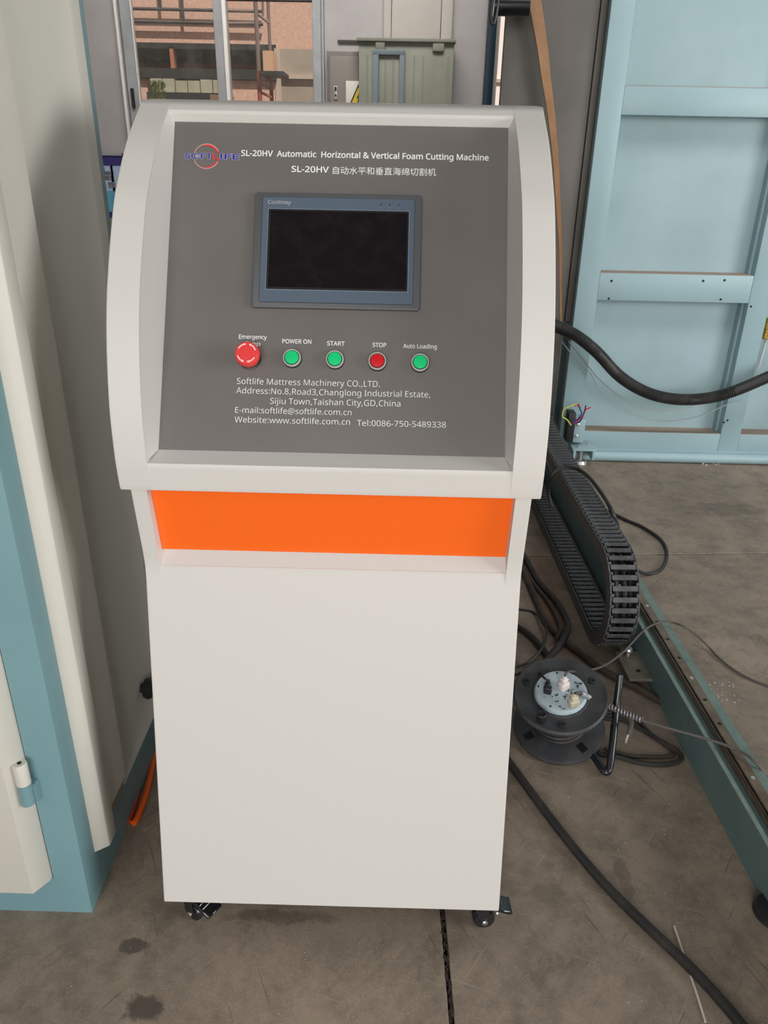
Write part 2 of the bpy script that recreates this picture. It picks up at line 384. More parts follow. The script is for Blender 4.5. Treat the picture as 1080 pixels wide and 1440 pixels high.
# window
win = thing('window_1', None, None, (-1.3, YB, .95), kind='structure')
def wbox(n, mt, *a, bv=.004): return MB().box(*a).build(n, mt, win, bevel=bv, seg=1)
wbox('window_jamb', ALU, -2.10, -2.02, YB-.03, YB+.07, .95, 3.3)
wbox('window_edge_strip', ALUL, -2.135, -2.112, YB-.06, YB+.02, .95, 3.3)
wbox('window_bead', ALUL, -2.02, -2.008, YB-.02, YB+.03, .95, 3.3)
wbox('window_jamb', ALU, -.602, -.535, YB-.03, YB+.07, .95, 3.3)
wbox('window_edge_strip', ALU, -.535, -.512, YB-.015, YB+.05, .95, 3.3)
wbox('window_mullion', ALU, -1.372, -1.30, YB-.03, YB+.07, .95, 3.3)
wbox('window_edge_strip', ALUL, -1.30, -1.268, YB-.05, YB+.05, .95, 3.3)
wbox('window_sill', ALU, -2.10, -.535, YB-.03, YB+.12, .95, 1.0)
wbox('window_header', ALU, -2.10, -.535, YB-.03, YB+.07, 3.24, 3.3)
wbox('window_transom', PIPE, -1.268, -.602, YB, YB+.04, 2.473, 2.50)
wbox('window_transom', ALU, -1.268, -.602, YB-.02, YB+.05, 2.50, 2.55)
wbox('window_latch', BLACKP, -2.075, -2.05, YB-.05, YB-.03, 1.72, 1.86)
wbox('window_pane', GLASS, -2.02, -1.372, YB+.018, YB+.022, 1.0, 3.24, bv=0)
wbox('window_pane', GLASS, -1.268, -.602, YB+.018, YB+.022, 1.0, 2.473, bv=0)
wbox('window_pane', GLASS, -1.268, -.602, YB+.018, YB+.022, 2.55, 3.24, bv=0)

# ------------------------------------------------------------------ control console
con = thing('control_console', 'cream steel control console on castors with grey operator panel and orange band', 'control console', (0, .25, 0))
HW = .6787/2; OW = .289; BW = .6538/2
front = [(.4183, 1.4734), (.3394, 1.4259), (.2789, 1.3773), (.2218, 1.3171), (.1452, 1.1914), (.1043, 1.0647), (.0945, .97), (.0982, .9126)]
fc = [(p.x, p.y) for p in cr([(a, b, 0) for a, b in front], 6)]
cheek = [(.50, 1.487), (.432, 1.482)]+fc+[(.100, .907), (.50, .905)]
# hood: two cheeks + centre, one mesh
PT = .5215; PC = Vector((0, .2745, 1.206)); PU = Vector((0, math.sin(PT), math.cos(PT))); PN = Vector((0, -math.cos(PT), math.sin(PT)))
mb = MB()
mb.prism(cheek, 'x', -HW, -OW).prism(cheek, 'x', OW, HW)
pt_ = PC+PU*.2794; pb_ = PC-PU*.2794
centre = [(.50, 1.487), (.432, 1.482), (.4183, 1.4734), (.4095, 1.4665), (.4075, 1.461), (pt_.y-.001, pt_.z+.001), (pt_.y+.02, pt_.z-.01),
          (pb_.y+.02, pb_.z+.002), (pb_.y, pb_.z), (.0975, .9535), (.0955, .945), (.0982, .9126), (.100, .907), (.50, .905)]
mb.prism(centre, 'x', -OW-.0005, OW+.0005)
# tapering side liners of the recess (opening 577 mm down to the 562 mm panel)
for sx in (-1, 1):
    v = []
    inner = []; outer = []
    for (y_, z_) in fc[:-1]:
        if z_ < .955: continue
        q = Vector((0, y_, z_))-PC; h = q.dot(PU); b_ = PC+PU*max(-.279, min(.279, h))
        outer.append((sx*(OW+.0005), y_, z_)); inner.append((sx*.281, b_.y-.0003, b_.z))
    n_ = len(outer); v = outer+inner
    mb.add(v, [(i, i+1, n_+i+1, n_+i) for i in range(n_-1)])
hood = mb.build('hood', CREAM, con, smooth=28, bevel=.0028, seg=3, pick=lambda a, b: abs(a.x) > HW-1e-4 and abs(b.x) > HW-1e-4 and a.x*b.x > 0)
# pedestal body
K1 = (.1333, .7489); TOPB = (.1107, .906)
cen = [(.0, .075), K1, (.1535, .7722), (.1290, .907), (.49, .907), (.49, .075)]
K1a = (K1[0]-.0048, K1[1]-.0245); K1b = (K1[0]-.0036, K1[1]+.0247)
rib = [(.0, .075), K1a, (.1315, K1[1]+.0), K1b, TOPB, (.49, .907), (.49, .075)]
RW = .3005
mb = MB().prism(cen, 'x', -RW, RW).prism(rib, 'x', -BW, -RW).prism(rib, 'x', RW, BW)
body = mb.build('pedestal', CREAM, con, smooth=28, bevel=.0024, seg=3, pick=lambda a, b: (abs(a.x) > BW-1e-4 and abs(b.x) > BW-1e-4 and a.x*b.x > 0))
MB().tube([(-RW, K1[0]+.0012, K1[1]-.0002), (RW, K1[0]+.0012, K1[1]-.0002)], .0019, 8).build('recess_highlight_bead', CREAM, con)  # rounded bead added on the sill edge to catch a highlight
MB().tube([(-OW, .0994, .9527), (OW, .0994, .9527)], .0021, 8).build('panel_highlight_bead', CREAM, con)  # second added bead, shaped to give the lip its light line
q0 = Vector((0, .1535, .7722)); q1 = Vector((0, .1290, .907)); dd = (q1-q0).normalized(); nn = Vector((0, -dd.z, dd.y))
a = q0+nn*.0008; b = q1+nn*.0008
MB().add([(-.3, a.y, a.z), (.3, a.y, a.z), (.3, b.y, b.z), (-.3, b.y, b.z), (-.3, q0.y+.002, q0.z), (.3, q0.y+.002, q0.z), (.3, q1.y+.002, q1.z), (-.3, q1.y+.002, q1.z)],
         [(0, 1, 2, 3), (4, 7, 6, 5), (0, 4, 5, 1), (1, 5, 6, 2), (2, 6, 7, 3), (3, 7, 4, 0)]).build('orange_band', ORANGE, con)

# operator panel
PX = plane_xf(PC, (1, 0, 0), PU)
assert (PX.to_3x3() @ Vector((0, 0, 1))-PN).length < 1e-4
fp = MB(PX).box(-.281, .281, -.2795, .2795, -.004, .0).build('faceplate', GREYP, con)
PXL = PX
def ptext(body, x0, x1, base, cap, bold=0.0, m_=WHITE, name='printed_text', par=None, z=.0005): return text(body, name, x0, x1, base, cap, m_, par or fp, PX, bold, z)
ptext('SL-20HV  Automatic  Horizontal & Vertical Foam Cutting Machine', -.1664, .2484, .2218, .0100, .016)
ptext('SL-20HV', -.081, -.019, .1955, .0100, .016)
t_ = ptext('\u81ea\u52a8\u6c34\u5e73\u548c\u5782\u76f4\u6d77\u7ef5\u5207\u5272\u673a', -.0118, .1608, .1940, .0122, .0)
ptext('Emergency', -.1577, -.112, -.0925, .0070, .012)
ptext('Stop', -.1475, -.122, -.1035, .0066, .012)
ptext('POWER ON', -.0861, -.0387, -.0985, .0070, .012)
ptext('START', -.0124, .0162, -.1005, .0070, .012)
ptext('STOP', .0624, .0846, -.1015, .0070, .012)
ptext('Auto Loading', .1126, .1674, -.1022, .0070, .006)
ptext('Softlife Mattress Machinery CO.,LTD.', -.1581, .0757, -.1682, .0098, -.006)
ptext('Address:No.8,Road3,Changlong Industrial Estate,', -.1584, .1584, -.1838, .0098, -.006)
ptext('Sijiu Town,Taishan City,GD,China', -.1023, .1101, -.2000, .0098, -.006)
ptext('E-mail:softlife@softlife.com.cn', -.1588, .0306, -.2160, .0095, -.006)
ptext('Website:www.softlife.com.cn', -.1591, .0287, -.2318, .0095, -.006)
ptext('Tel:0086-750-5489338', .0402, .1847, -.2330, .0095, -.006)
# logo
lg = Vector((-.2245, .2198))
def arc_strip(cx, cy, r0f, r1f, a0, a1, m_, name, z=.0006, n=40):
    v = []
    for i in range(n+1):
        a = a0+(a1-a0)*i/n
        for rf in (r0f, r1f): r = rf(i/n); v.append((cx+math.cos(a)*r, cy+math.sin(a)*r, z))
    return MB(PX).add(v, [(2*i, 2*i+1, 2*i+3, 2*i+2) for i in range(n)]).build(name, m_, fp, recalc=False)
D = math.radians
arc_strip(lg.x, lg.y, lambda t: .0208-.0000, lambda t: .0222, D(25), D(170), PALER, 'logo_ring')
arc_strip(lg.x, lg.y, lambda t: .0208, lambda t: .0222, D(200), D(335), PALER, 'logo_ring')
arc_strip(lg.x, lg.y, lambda t: .0196-.0022*math.sin(PI*t), lambda t: .0208, D(8), D(112), REDP, 'logo_ring', .0007)
arc_strip(lg.x, lg.y, lambda t: .0196-.0016*math.sin(PI*t), lambda t: .0208, D(262), D(345), REDP, 'logo_ring', .0007)
for z_, m_, e_ in ((.0009, mat('pale_logo_outline', (196, 192, 214), .6), .045), (.0011, NAVYP, .016)):
    ptext('SOFT', -.2611, -.2150, .2148, .0095, e_, m_, 'logo_text', z=z_)
    ptext('lFE' if SANS else 'IFE', -.2010, -.1700, .2146, .0095, e_, m_, 'logo_text', z=z_)
ptext('L', -.2135, -.2035, .2148, .0095, .03, REDP, 'logo_text', z=.0012)
arc_strip(-.2405+.0, .2196, lambda t: .0015, lambda t: .0027, 0, 2*PI, mat('pale_logo_outline', (196, 192, 214), .6), 'logo_ring', .0013, 20)

# touchscreen
hmi = MB(PX)
def rrect(x0, x1, y0, y1, r, n=5):
    pts = []
    for cx, cy, a0 in ((x1-r, y0+r, -90), (x1-r, y1-r, 0), (x0+r, y1-r, 90), (x0+r, y0+r, 180)):
        for i in range(n+1): a = D(a0+90*i/n); pts.append((cx+r*math.cos(a), cy+r*math.sin(a)))
    return pts
hmi.prism(rrect(-.1395, .1385, -.041, .156, .006), 'z', 0, .0075)
hm = hmi.build('touchscreen', HOUT, con, bevel=.0022, seg=2); hm['label'] = 'dark grey framed operator touchscreen, switched off'
f0 = (-.1255, .1262, -.0318, .1470)
MB(PX).prism(rrect(f0[0]-.0006, f0[1]+.0006, f0[2]-.0006, f0[3]+.0006, .003), 'z', .007, .0079).build('bezel_groove', SBLK, hm)
MB(PX).prism(rrect(*f0, .0026), 'z', .007, .0084).build('bezel_film', HIN, hm)
g0 = (-.1152, .1172, -.0105, .1262)
MB(PX).prism(rrect(g0[0]-.0012, g0[1]+.0012, g0[2]-.0012, g0[3]+.0012, .002), 'z', .008, .0087).build('display_rim', mat('pale_rim', (120, 134, 146), .4), hm)
MB(PX).prism(rrect(*g0, .002), 'z', .0082, .0090).build('display_border', SBLK, hm)
MB(PX).prism(rrect(g0[0]+.0035, g0[1]-.0025, g0[2]+.0035, g0[3]-.003, .001), 'z', .0085, .0092).build('display', SCREEN, hm)
for i in range(3):
    MB(PX).lathe([(.0012, .0084), (.0012, .0088)], 12, Matrix.Translation((.0700+i*.0148, .1372, 0))).build('indicator_lamp', SBLK, hm)
    MB(PX).box(.0665+i*.0148, .0735+i*.0148, .1318, .1322, .0084, .0086).build('indicator_mark', mat('faint_mark', (120, 130, 140), .5), hm)
text('Coolmay', 'maker_text', -.1170, -.0790, .1352, .0062, mat('pale_grey_print', (158, 160, 164), .5), hm, PX, .02, .0086)

# buttons
def on_panel(x, y): return PX @ Matrix.Translation((x, y, 0))
def push(x, y, capm, label):
    X = on_panel(x, y)
    c = MB(X).lathe([(.0150, 0), (.0150, .0065), (.0143, .0078), (.0125, .0078)], 36).build('push_button', BLACKP, con); c['label'] = label
    MB(X).lathe([(.0146, .0070), (.0146, .0105), (.0138, .0122), (.0128, .0122), (.0122, .0112), (.0122, .0080)], 36).build('button_ring', CHROME if False else mat('satin_white_ring', (214, 214, 210), .25, .3), c)
    MB(X).lathe([(.0121, .0085), (.0121, .0108)], 32).build('button_gap', SBLK, c)
    MB(X).lathe([(.0111, .0095), (.0111, .0128), (.0104, .0136), (.006, .0140), (.0005, .0141)], 32).build('button_cap', capm, c)
push(-.0682, -.1252, GREEN, 'green lit-type push button under POWER ON')
push(.0017, -.1261, GREEN, 'green push button under START')
push(.0708, -.1275, RED, 'red push button under STOP')
push(.1405, -.1283, GREEN, 'green push button under Auto Loading')
X = on_panel(-.1379, -.1257)
es = MB(X).lathe([(.0150, 0), (.0150, .006), (.0135, .010), (.0125, .012), (.0125, .018), (.019, .019), (.0200, .021), (.0200, .026), (.0188, .0315), (.0176, .0328), (.010, .0332), (.0004, .0333)], 40).build('emergency_stop_button', REDM, con)
es['label'] = 'red mushroom emergency stop button with pale twist arrows'
MB(X).lathe([(.0185, 0), (.0185, .002), (.0155, .003)], 36).build('button_collar', BLACKP, es)
for r_, w_ in ((.0105, .0006), (.0055, .0006)):
    v = []
    for i in range(33):
        a = 2*PI*i/32
        for rr in (r_, r_+w_): v.append((rr*math.cos(a), rr*math.sin(a), .0336))
    MB(X).add(v, [(2*i, 2*i+1, 2*i+3, 2*i+2) for i in range(32)]).build('embossed_ring', PINKR, es, recalc=False)
for q in range(4):
    a0 = D(18+90*q); v = []; n_ = 10
    for i in range(n_+1):
        a = a0+D(44)*i/n_
        for rr in (.0137, .0156): v.append((rr*math.cos(a), rr*math.sin(a), .0336))
    f_ = [(2*i, 2*i+1, 2*i+3, 2*i+2) for i in range(n_)]
    k0 = len(v); a = a0+D(44) if q % 2 == 0 else a0; sg = 1 if q % 2 == 0 else -1
    v += [(.0123*math.cos(a), .0123*math.sin(a), .0336), (.0168*math.cos(a), .0168*math.sin(a), .0336), (.0147*math.cos(a+sg*D(15)), .0147*math.sin(a+sg*D(15)), .0336)]
    f_.append((k0, k0+1, k0+2)); MB(X).add(v, f_).build('twist_arrow', PINKW, es, recalc=False)

# castors
def caster(x, y, ang, brake=True):
    X = Matrix.Translation((x, y, 0)) @ Matrix.Rotation(ang, 4, 'Z')
    c = MB(X).box(-.028, .028, -.024, .024, .0715, .0745).lathe([(.016, .060), (.018, .072)], 20).build('castor', BLACKP, con)
    pl = [(-.012, .062), (.016, .062), (.020, .03), (.016, .017), (.006, .017), (-.004, .04)]
    fk = MB(X)
    for s_ in (-1, 1): fk.prism(pl, 'y', s_*.0165-.0015, s_*.0165+.0015)
    fk.box(-.012, .016, -.018, .018, .059, .063); fk.build('fork', BLACKP, c, bevel=.0006, seg=1)
    R_ = Matrix.Translation((.010, 0, .0225)) @ Matrix.Rotation(PI/2, 4, 'X')
    MB(X @ R_).lathe([(.010, -.0135), (.020, -.0135), (.0222, -.009), (.0222, .009), (.020, .0135), (.010, .0135)], 28).build('wheel', BLACKP, c)
    MB(X @ R_).lathe([(.0042, -.0215), (.0062, -.0200), (.0062, -.0180), (.0062, .0180), (.0062, .0200), (.0042, .0215)], 12).build('axle_bolt', CHROME, c)
    # curved chromed dust band over wheel
    pts = [(.010+.0235*math.cos(a), .0225+.0235*math.sin(a)) for a in [D(150-12*i) for i in range(10)]]
    v = []
    for (px_, pz_) in pts: v += [(px_, -.011, pz_), (px_, -.0045, pz_)]
    MB(X).add(v, [(2*i, 2*i+1, 2*i+3, 2*i+2) for i in range(9)]).build('guard_band', CHROME, c, recalc=False)
    if brake:
        pr = [(.006, .058), (.030, .056), (.042, .047), (.060, .041), (.064, .044), (.064, .048), (.045, .054), (.032, .062), (.006, .064)]
        MB(X).prism(pr, 'y', -.017, .019).build('brake_lever', mat('gloss_black_plastic', (20, 20, 24), .15, coat=.5), c, bevel=.001, seg=1)
        for xx, zz in ((.022, .0636), (.036, .0590), (.044, .0545)):
            MB(X).box(xx-.0010, xx+.0010, -.014, .016, zz-.002, zz+.0016).build('grip_ridge', CHROME, c)
        MB(X @ Matrix.Translation((.034, -.0155, .046)) @ Matrix.Rotation(PI/2, 4, 'X')).lathe([(.004, 0), (.0045, .002), (.002, .004)], 12).build('rivet', CHROME, c)
caster(-.283, .035, D(-32)); caster(.293, .030, D(4))
caster(-.283, .45, D(150)); caster(.293, .45, D(60))

# ------------------------------------------------------------------ left cabinet
XS = -.488; Y0 = .028; Y1 = .632; ZT = 2.3
cab = thing('machine_cabinet', 'tall teal and cream steel machine cabinet left of the console', 'cabinet', (-1.0, .33, 0))
mb = MB().box(-1.6, -.535, Y0+.02, Y1-.01, .0, ZT)
mb.box(-1.6, -.551, Y0, Y0+.02, 0, .098)
mb.box(-1.6, -.551, Y0+.008, Y0+.02, .098, ZT)
mb.prism([(-.551, Y0), (XS, Y0), (XS, Y0+.0555), (-.535, Y0+.0555), (-.551, Y0+.03)], 'z', 0, ZT)
mb.prism([(-.535, Y0+.0555), (XS, Y0+.0555), (XS, Y1), (-.535, Y1)], 'z', 0, .1045)
mb.prism([(-.535, .600), (XS, .600), (XS, Y1), (-.535, Y1)], 'z', .1045, ZT)
cf = mb.build('cabinet_frame', TEAL, cab, bevel=.0016, seg=2, pick=lambda a, b: abs(a.x-XS) < 1e-3 and abs(b.x-XS) < 1e-3 and abs(a.y-b.y) < 1e-3 and (a.y < Y0+1e-3 or a.y > Y1-1e-3))
def side(poly, z0, z1, name, m_=CREAM2): return MB().prism(poly, 'z', z0, z1).build(name, m_, cab, bevel=.0012, seg=1)
side([(-.53, .0838), (XS, .0838), (-.4640, .101), (-.4630, .104), (-.4630, .138), (-.4660, .143), (-.478, .146), (-.53, .146)], .1055, ZT, 'side_door')
side([(-.53, .1465), (-.4835, .1465), (-.4815, .150), (-.4795, .267), (-.53, .268)], .138, ZT, 'side_strip')
MB().box(-.53, -.4885, .146, .268, .1045, .138).build('side_ledge', mat('dusty_cream_ledge', (150, 140, 122), .6), cab)
MB().box(-.53, -.4885, .268, .600, .1045, .1085).build('side_ledge', CREAM2, cab)
side([(-.536, .262), (-.505, .262), (-.505, .524), (-.486, .554), (-.4845, .558), (-.4845, .5995), (-.536, .5995)], .108, ZT, 'side_panel')
MB(Matrix.Translation((-.505, .487, .205)) @ Matrix.Rotation(PI/2, 4, 'Y')).lathe([(.012, 0), (.012, .008), (.024, .010), (.027, .020), (.022, .028), (.008, .030)], 24).build('side_knob', BLACKP, cab)
# front door
dr = MB().prism([(-1.58, .036), (-1.58, -.0115), (-.5735, -.0115), (-.5525, .020), (-.5525, .036)], 'z', .1, ZT-.06).build('door', CREAM2, cab, bevel=.0015, seg=2)
for zz in (.317, 1.9):
    hg = MB(Matrix.Translation((-.5525, .008, zz))).lathe([(.0125, 0), (.0125, .046)], 20).box(-.002, .016, .004, .0215, 0, .04).build('hinge', TEAL, cab)
    MB(Matrix.Translation((-.5525, .008, zz))).lathe([(.0125, .047), (.0125, .091), (.011, .094)], 20).box(-.018, .0, .002, .012, .05, .09).build('hinge_barrel', CREAM2, hg)
    MB(Matrix.Translation((-.5525, .008, zz))).lathe([(.004, .0935), (.004, .0945)], 12).build('hinge_pin', SBLK, hg)

# ------------------------------------------------------------------ rail beam
BA = .034
BX = Matrix.Translation((.893, .15, 0)) @ Matrix.Rotation(BA, 4, 'Z')
beam = thing('rail_beam', 'grey-green steel floor beam with greasy linear rail, running away on the right', 'beam', (.893, .15, 0))
L0, L1 = -.9, 2.35
prof = [(.0, .0), (.0, .118), (.003, .121), (.012, .121), (.016, .108), (.034, .108), (.034, .114), (.066, .114), (.066, .121), (.091, .121), (.093, .118), (.093, .0)]
mb = MB(BX).prism(prof, 'y', L0, L1)
mb.build('beam_body', BEAMG, beam)
MB(BX).box(-.0006, .0085, L0, L1, .1185, .1222).build('worn_edge', BEAML, beam)
MB(BX).box(.0665, .0915, L0, L1, .1205, .1222).build('top_flange', mat('pale_green_flange', (116, 134, 128), .5, var=(20, (102, 120, 114), .4, .7)), beam)
MB(BX).prism([(.030, .108), (.030, .122), (.034, .126), (.038, .118), (.042, .127), (.064, .127), (.065, .114)], 'y', L0, L1).build('linear_rail', RAILST, beam)
MB(BX).box(.0305, .0345, L0, L1, .121, .1268).box(.0385, .0415, L0, L1, .119, .1275).build('rail_groove', GREASE, beam)
base_hole = MB().lathe([(.0052, -.0015), (.0052, .0008)], 14)
hole = None; invB = BX.inverted()
for i in range(34):
    yy = L0+.05+i*.0925
    if yy > L1-.05: break
    X = BX @ Matrix.Translation((.0535, yy, .1268))
    if i % 4 == 3:
        h = MB(X).lathe([(.0050, 0), (.0050, .0012), (.003, .0016), (.0028, .0004)], 14).build('rail_bolt', STEEL, beam)
    elif hole is None:
        hole = MB(X).lathe([(.0052, -.0015), (.0052, .0006)], 14).build('bolt_hole', SBLK, beam); hy = yy
    else:
        dlt = BX.to_3x3() @ Vector((0, yy-hy, 0)); dup(hole, dlt, beam)
# feet brackets
def bracket(yl, side):
    s_ = -1 if side < 0 else 1
    x0, x1 = (-.068, .0) if s_ < 0 else (.093, .150)
    b_ = MB(BX).box(x0, x1, yl-.07, yl+.07, .028, .037).build('foot_plate', STEELD, beam, bevel=.001, seg=1)
    cx = (x0+x1)/2-.004
    MB(BX @ Matrix.Translation((cx, yl+.045, .037))).lathe([(.0055, -.036), (.0055, .016), (.010, .016), (.012, .022), (.009, .028)], 16).build('levelling_bolt', STEEL, b_)
    MB(BX @ Matrix.Translation((cx+.008, yl-.03, .037))).lathe([(.007, -.0), (.007, .0006)], 14).build('plate_hole', SBLK, b_)
    MB(BX @ Matrix.Translation((cx, yl+.045, 0))).lathe([(.018, 0), (.018, .004), (.006, .006)], 18).build('levelling_pad', STEELD, b_)
bracket(.72, -1); bracket(.68, 1)
MB(BX @ Matrix.Translation((.012, -.085, 0))).lathe([(.040, 0), (.044, .004), (.040, .018), (.012, .022), (.012, .030)], 24).build('levelling_pad', BLACKP, beam)

# ------------------------------------------------------------------ drag chain
CY = 1.075; RC = .1455; ZC = .168
chain = thing('cable_drag_chain', 'black segmented cable drag chain folded in a U on the floor behind the console', 'drag chain', (.790, CY, 0))
CXF = Matrix.Translation((.790, CY, 0)) @ Matrix.Rotation(.026, 4, 'Z')
PITCHL = .0285
path = []
def chain_pt(s_):   # s=0 at far end of lower run ; local y,z and tangent angle
    Llow = 1.55
    if s_ < Llow: return (Llow-s_, ZC-RC), PI            # moving -y
    s2 = s_-Llow; arc = PI*RC
    if s2 < arc:
        a = -PI/2-s2/RC
        return (RC*math.cos(a), ZC+RC*math.sin(a)), a-PI/2
    s3 = s2-arc
    rise = 0.0 if s3 < .75 else .16*(s3-.75)**2
    return (s3, ZC+RC+rise), math.atan2(.32*max(0, s3-.75), 1)
lm = None
nl = int((1.55+PI*RC+1.75)/PITCHL)
def link_mesh():
    mb = MB()  # local: x tangent, y width, z inward->outward(+z outward of bend)
    T = .022
    for s_ in (-1, 1):
        mb.box(-.0155, .0155, s_*.0445-.0035 if s_ > 0 else s_*.0445, s_*.0445 if s_ > 0 else s_*.0445+.0035, -T, T)
        mb.box(-.004, .019, s_*.0395-.002, s_*.0395+.002, -T*.8, T*.8)
        mb.box(.009, .0165, s_*.038-.0045, s_*.038+.0045, T-.002, T+.0018)
    for sz in (-1, 1):
        mb.box(-.0080, .0070, -.037, .037, sz*T-.0022, sz*T+.0022)
        for px_ in (-.0045, .0035):
            for py_ in (-.030, .030):
                mb.box(px_-.0012, px_+.0012, py_-.0012, py_+.0012, sz*T-.0028, sz*T+.0028)
    return mb
for i in range(nl):
    (yy, zz), ang = chain_pt(i*PITCHL+.01)
    if lm is None:
        o = link_mesh().build('link', CHAINM, chain, world=True, smooth=20); lm = o
    else:
        o = lm.copy(); COL.objects.link(o)
    # tangent t in (y,z): (cos, sin); outward normal: centre->point for the arc => n = (-sin? )
    t = Vector((0, math.cos(ang), math.sin(ang)))
    (y2, z2), _ = chain_pt(i*PITCHL+.012)
    t = Vector((0, y2-yy, z2-zz)).normalized()
    nrm = Vector((1, 0, 0)).cross(t)  # check sign below
    # lower run: t=(0,-1,0) -> x cross t = (0,0,-1) outward (down) good
    Wd = nrm.cross(t)
    R3 = Matrix((t, Wd, nrm)).transposed().to_4x4(); R3.translation = Vector((0, yy, zz))
    o.matrix_local = Matrix.Rotation(.026, 4, 'Z') @ R3
# cables carried inside the chain (dark bundle)
pts = []
for i in range(0, nl, 1):
    (yy, zz), a_ = chain_pt(i*PITCHL+.01); pts.append(CXF @ Vector((0, yy, zz)))
for off, r_ in ((-.022, .010), (.004, .009), (.024, .008)):
    X = CXF.to_3x3() @ Vector((off, 0, 0))
    MB().tube([p+X for p in pts], r_, 8).build('inner_cable', CHAIND, chain)

# ------------------------------------------------------------------ cable reel
TA = D(15)
RN = Vector((0, -math.sin(TA), math.cos(TA))); RYv = Vector((0, math.cos(TA), math.sin(TA)))
RL = Vector((.558, .588, .038))
RXA = Vector((1, 0, .13)).normalized(); RYA = (RYv-RXA*RYv.dot(RXA)).normalized()
RX = plane_xf(RL, RXA, RYA) @ Matrix.Diagonal((1, 1, 1.14, 1))
reel = thing('cable_reel', 'dusty black plastic cable reel leaning on the floor with grey socket plate', 'cable reel', (.56, .59, 0))
RR = .119
MB(RX).lathe([(.020, -.004), (RR-.004, -.004), (RR, 0), (RR, .004), (RR-.006, .007), (.03, .004)], 56).build('flange', REELB, reel)
MB(RX).lathe([(.062, .004), (.060, .105)], 40).build('drum', BLACKP, reel)
wd_ = MB(RX)
hx = [(math.cos(t)*.068, math.sin(t)*.068, .012+.085*t/(2*PI*7)) for t in [2*PI*7*i/160 for i in range(161)]]
wd_.tube(hx, .0055, 6).build('wound_cable', RUBBER, reel)
MB(RX).lathe([(.03, .112), (RR-.006, .108), (RR, .111), (RR, .116), (RR-.004, .121), (RR-.012, .119), (.072, .117), (.070, .121), (.03, .121)], 56).build('flange', REELB, reel)
for a in (D(150), D(262), D(20)):
    MB(RX @ Matrix.Translation((.092*math.cos(a), .092*math.sin(a), .117))).lathe([(.010, 0), (.010, .005), (.006, .006), (.0045, .003)], 16).build('flange_boss', BLACKP, reel)
for a in (D(35), D(200), D(300)):
    MB(RX @ Matrix.Translation((.09*math.cos(a), .09*math.sin(a), .006)) @ Matrix.Rotation(a, 4, 'Z')).box(-.012, .012, -.009, .009, 0, .0022).build('flange_slot', SBLK, reel)
MB(RX @ Matrix.Translation((-.060, -.074, .118))).lathe([(.0125, 0), (.0125, .024), (.009, .026), (.006, .02)], 20).build('crank_knob', BLACKP, reel)
MB(RX).lathe([(.066, .117), (.066, .126), (.062, .131), (.001, .132)], 44).build('socket_plate', PLATE, reel)
rnd = random.Random(11)
for i in range(34):
    a = rnd.uniform(-2.6, .5); r_ = rnd.uniform(.014, .056); w_ = rnd.uniform(.0006, .0014); l_ = rnd.uniform(.002, .006)
    X = RX @ Matrix.Translation((r_*math.cos(a), r_*math.sin(a), .1318)) @ Matrix.Rotation(rnd.choice((0, .5, PI/2, 1.9)), 4, 'Z')
    MB(X).box(-l_, l_, -w_, w_, 0, .0006).build('ink_mark', SBLK, reel)
for a in range(5):
    X = RX @ Matrix.Translation((.056*math.cos(a*1.256+.3), .056*math.sin(a*1.256+.3), .131))
    MB(X).lathe([(.0028, 0), (.0022, .0014)], 10).build('plate_screw', SBLK, reel)
# frame handle of bent tube
fp_ = [on_z(806, 1040, .02), on_z(830, 1058, .02), on_z(849, 1084, .016), on_z(857, 1080, .022), on_z(861, 1050, .058), on_z(866, 1000, .115), on_z(870, 968, .165), on_z(872, 949, .195)]
MB().tube(cr(fp_, 8), .0095, 12).build('stand_tube', TUBEB, reel)
MB().tube([RX @ Vector((.06, -.02, .06)), on_z(862, 1012, .10)], .006, 10).build('stand_strut', TUBEB, reel)

def cable(name, label, pts, r, m_, cat='cable', group=None, n=8, seg=10):
    o = MB().tube(cr(pts, n), r, seg).build(name, m_); tag(o, label, cat, group); return o
def plug(px, py, m_, label, hgt=.125, size=.013, tilt=0.0):
    p = RX.inverted() @ CAM; q = RX.inverted().to_3x3() @ ray(px, py); t = (hgt+.012-p.z)/q.z; c = p+q*t
    X = RX @ Matrix.Translation((c.x, c.y, .1325)) @ Matrix.Rotation(tilt, 4, 'Z')
    th = thing('power_plug', label, 'plug', X.translation)
    MB(X).prism(rrect(-size, size, -size*.72, size*.72, .004, 3), 'z', 0, .020).prism(rrect(-size*.7, size*.7, -size*.55, size*.55, .003, 3), 'z', .019, .034).build('plug_body', m_, th, bevel=.0015, seg=1)
    MB(X).lathe([(.006, .033), (.0045, .043)], 12).build('cord_collar', m_, th)
    return X @ Vector((0, 0, .042))
pA = plug(793, 966, PINKPL, 'pinkish white plug at the back of the reel socket plate', tilt=.5)
pB = plug(807, 990, BEIGE, 'beige plug feeding the spring-sleeved cable on the reel', tilt=.2)
pC = plug(770, 972, BLACKP, 'black plug on the left of the reel socket plate', size=.010, tilt=-.4)

Z = on_z
cable('grey_wire', 'thin grey wire arching from the reel plug over the beam to the right',
      [pA, pA+Vector((.012, .012, .006)), Z(815, 944, .16), Z(845, 938, .13), Z(875, 918, .11), Z(905, 887, .12), on_z(925, 876, .138), on_z(945, 875, .140), on_z(970, 886, .13), Z(992, 905, .02), Z(1012, 926, .006), Z(1040, 947, .005), Z(1085, 966, .005), Z(1180, 990, .005)], .0032, RUBBERG)
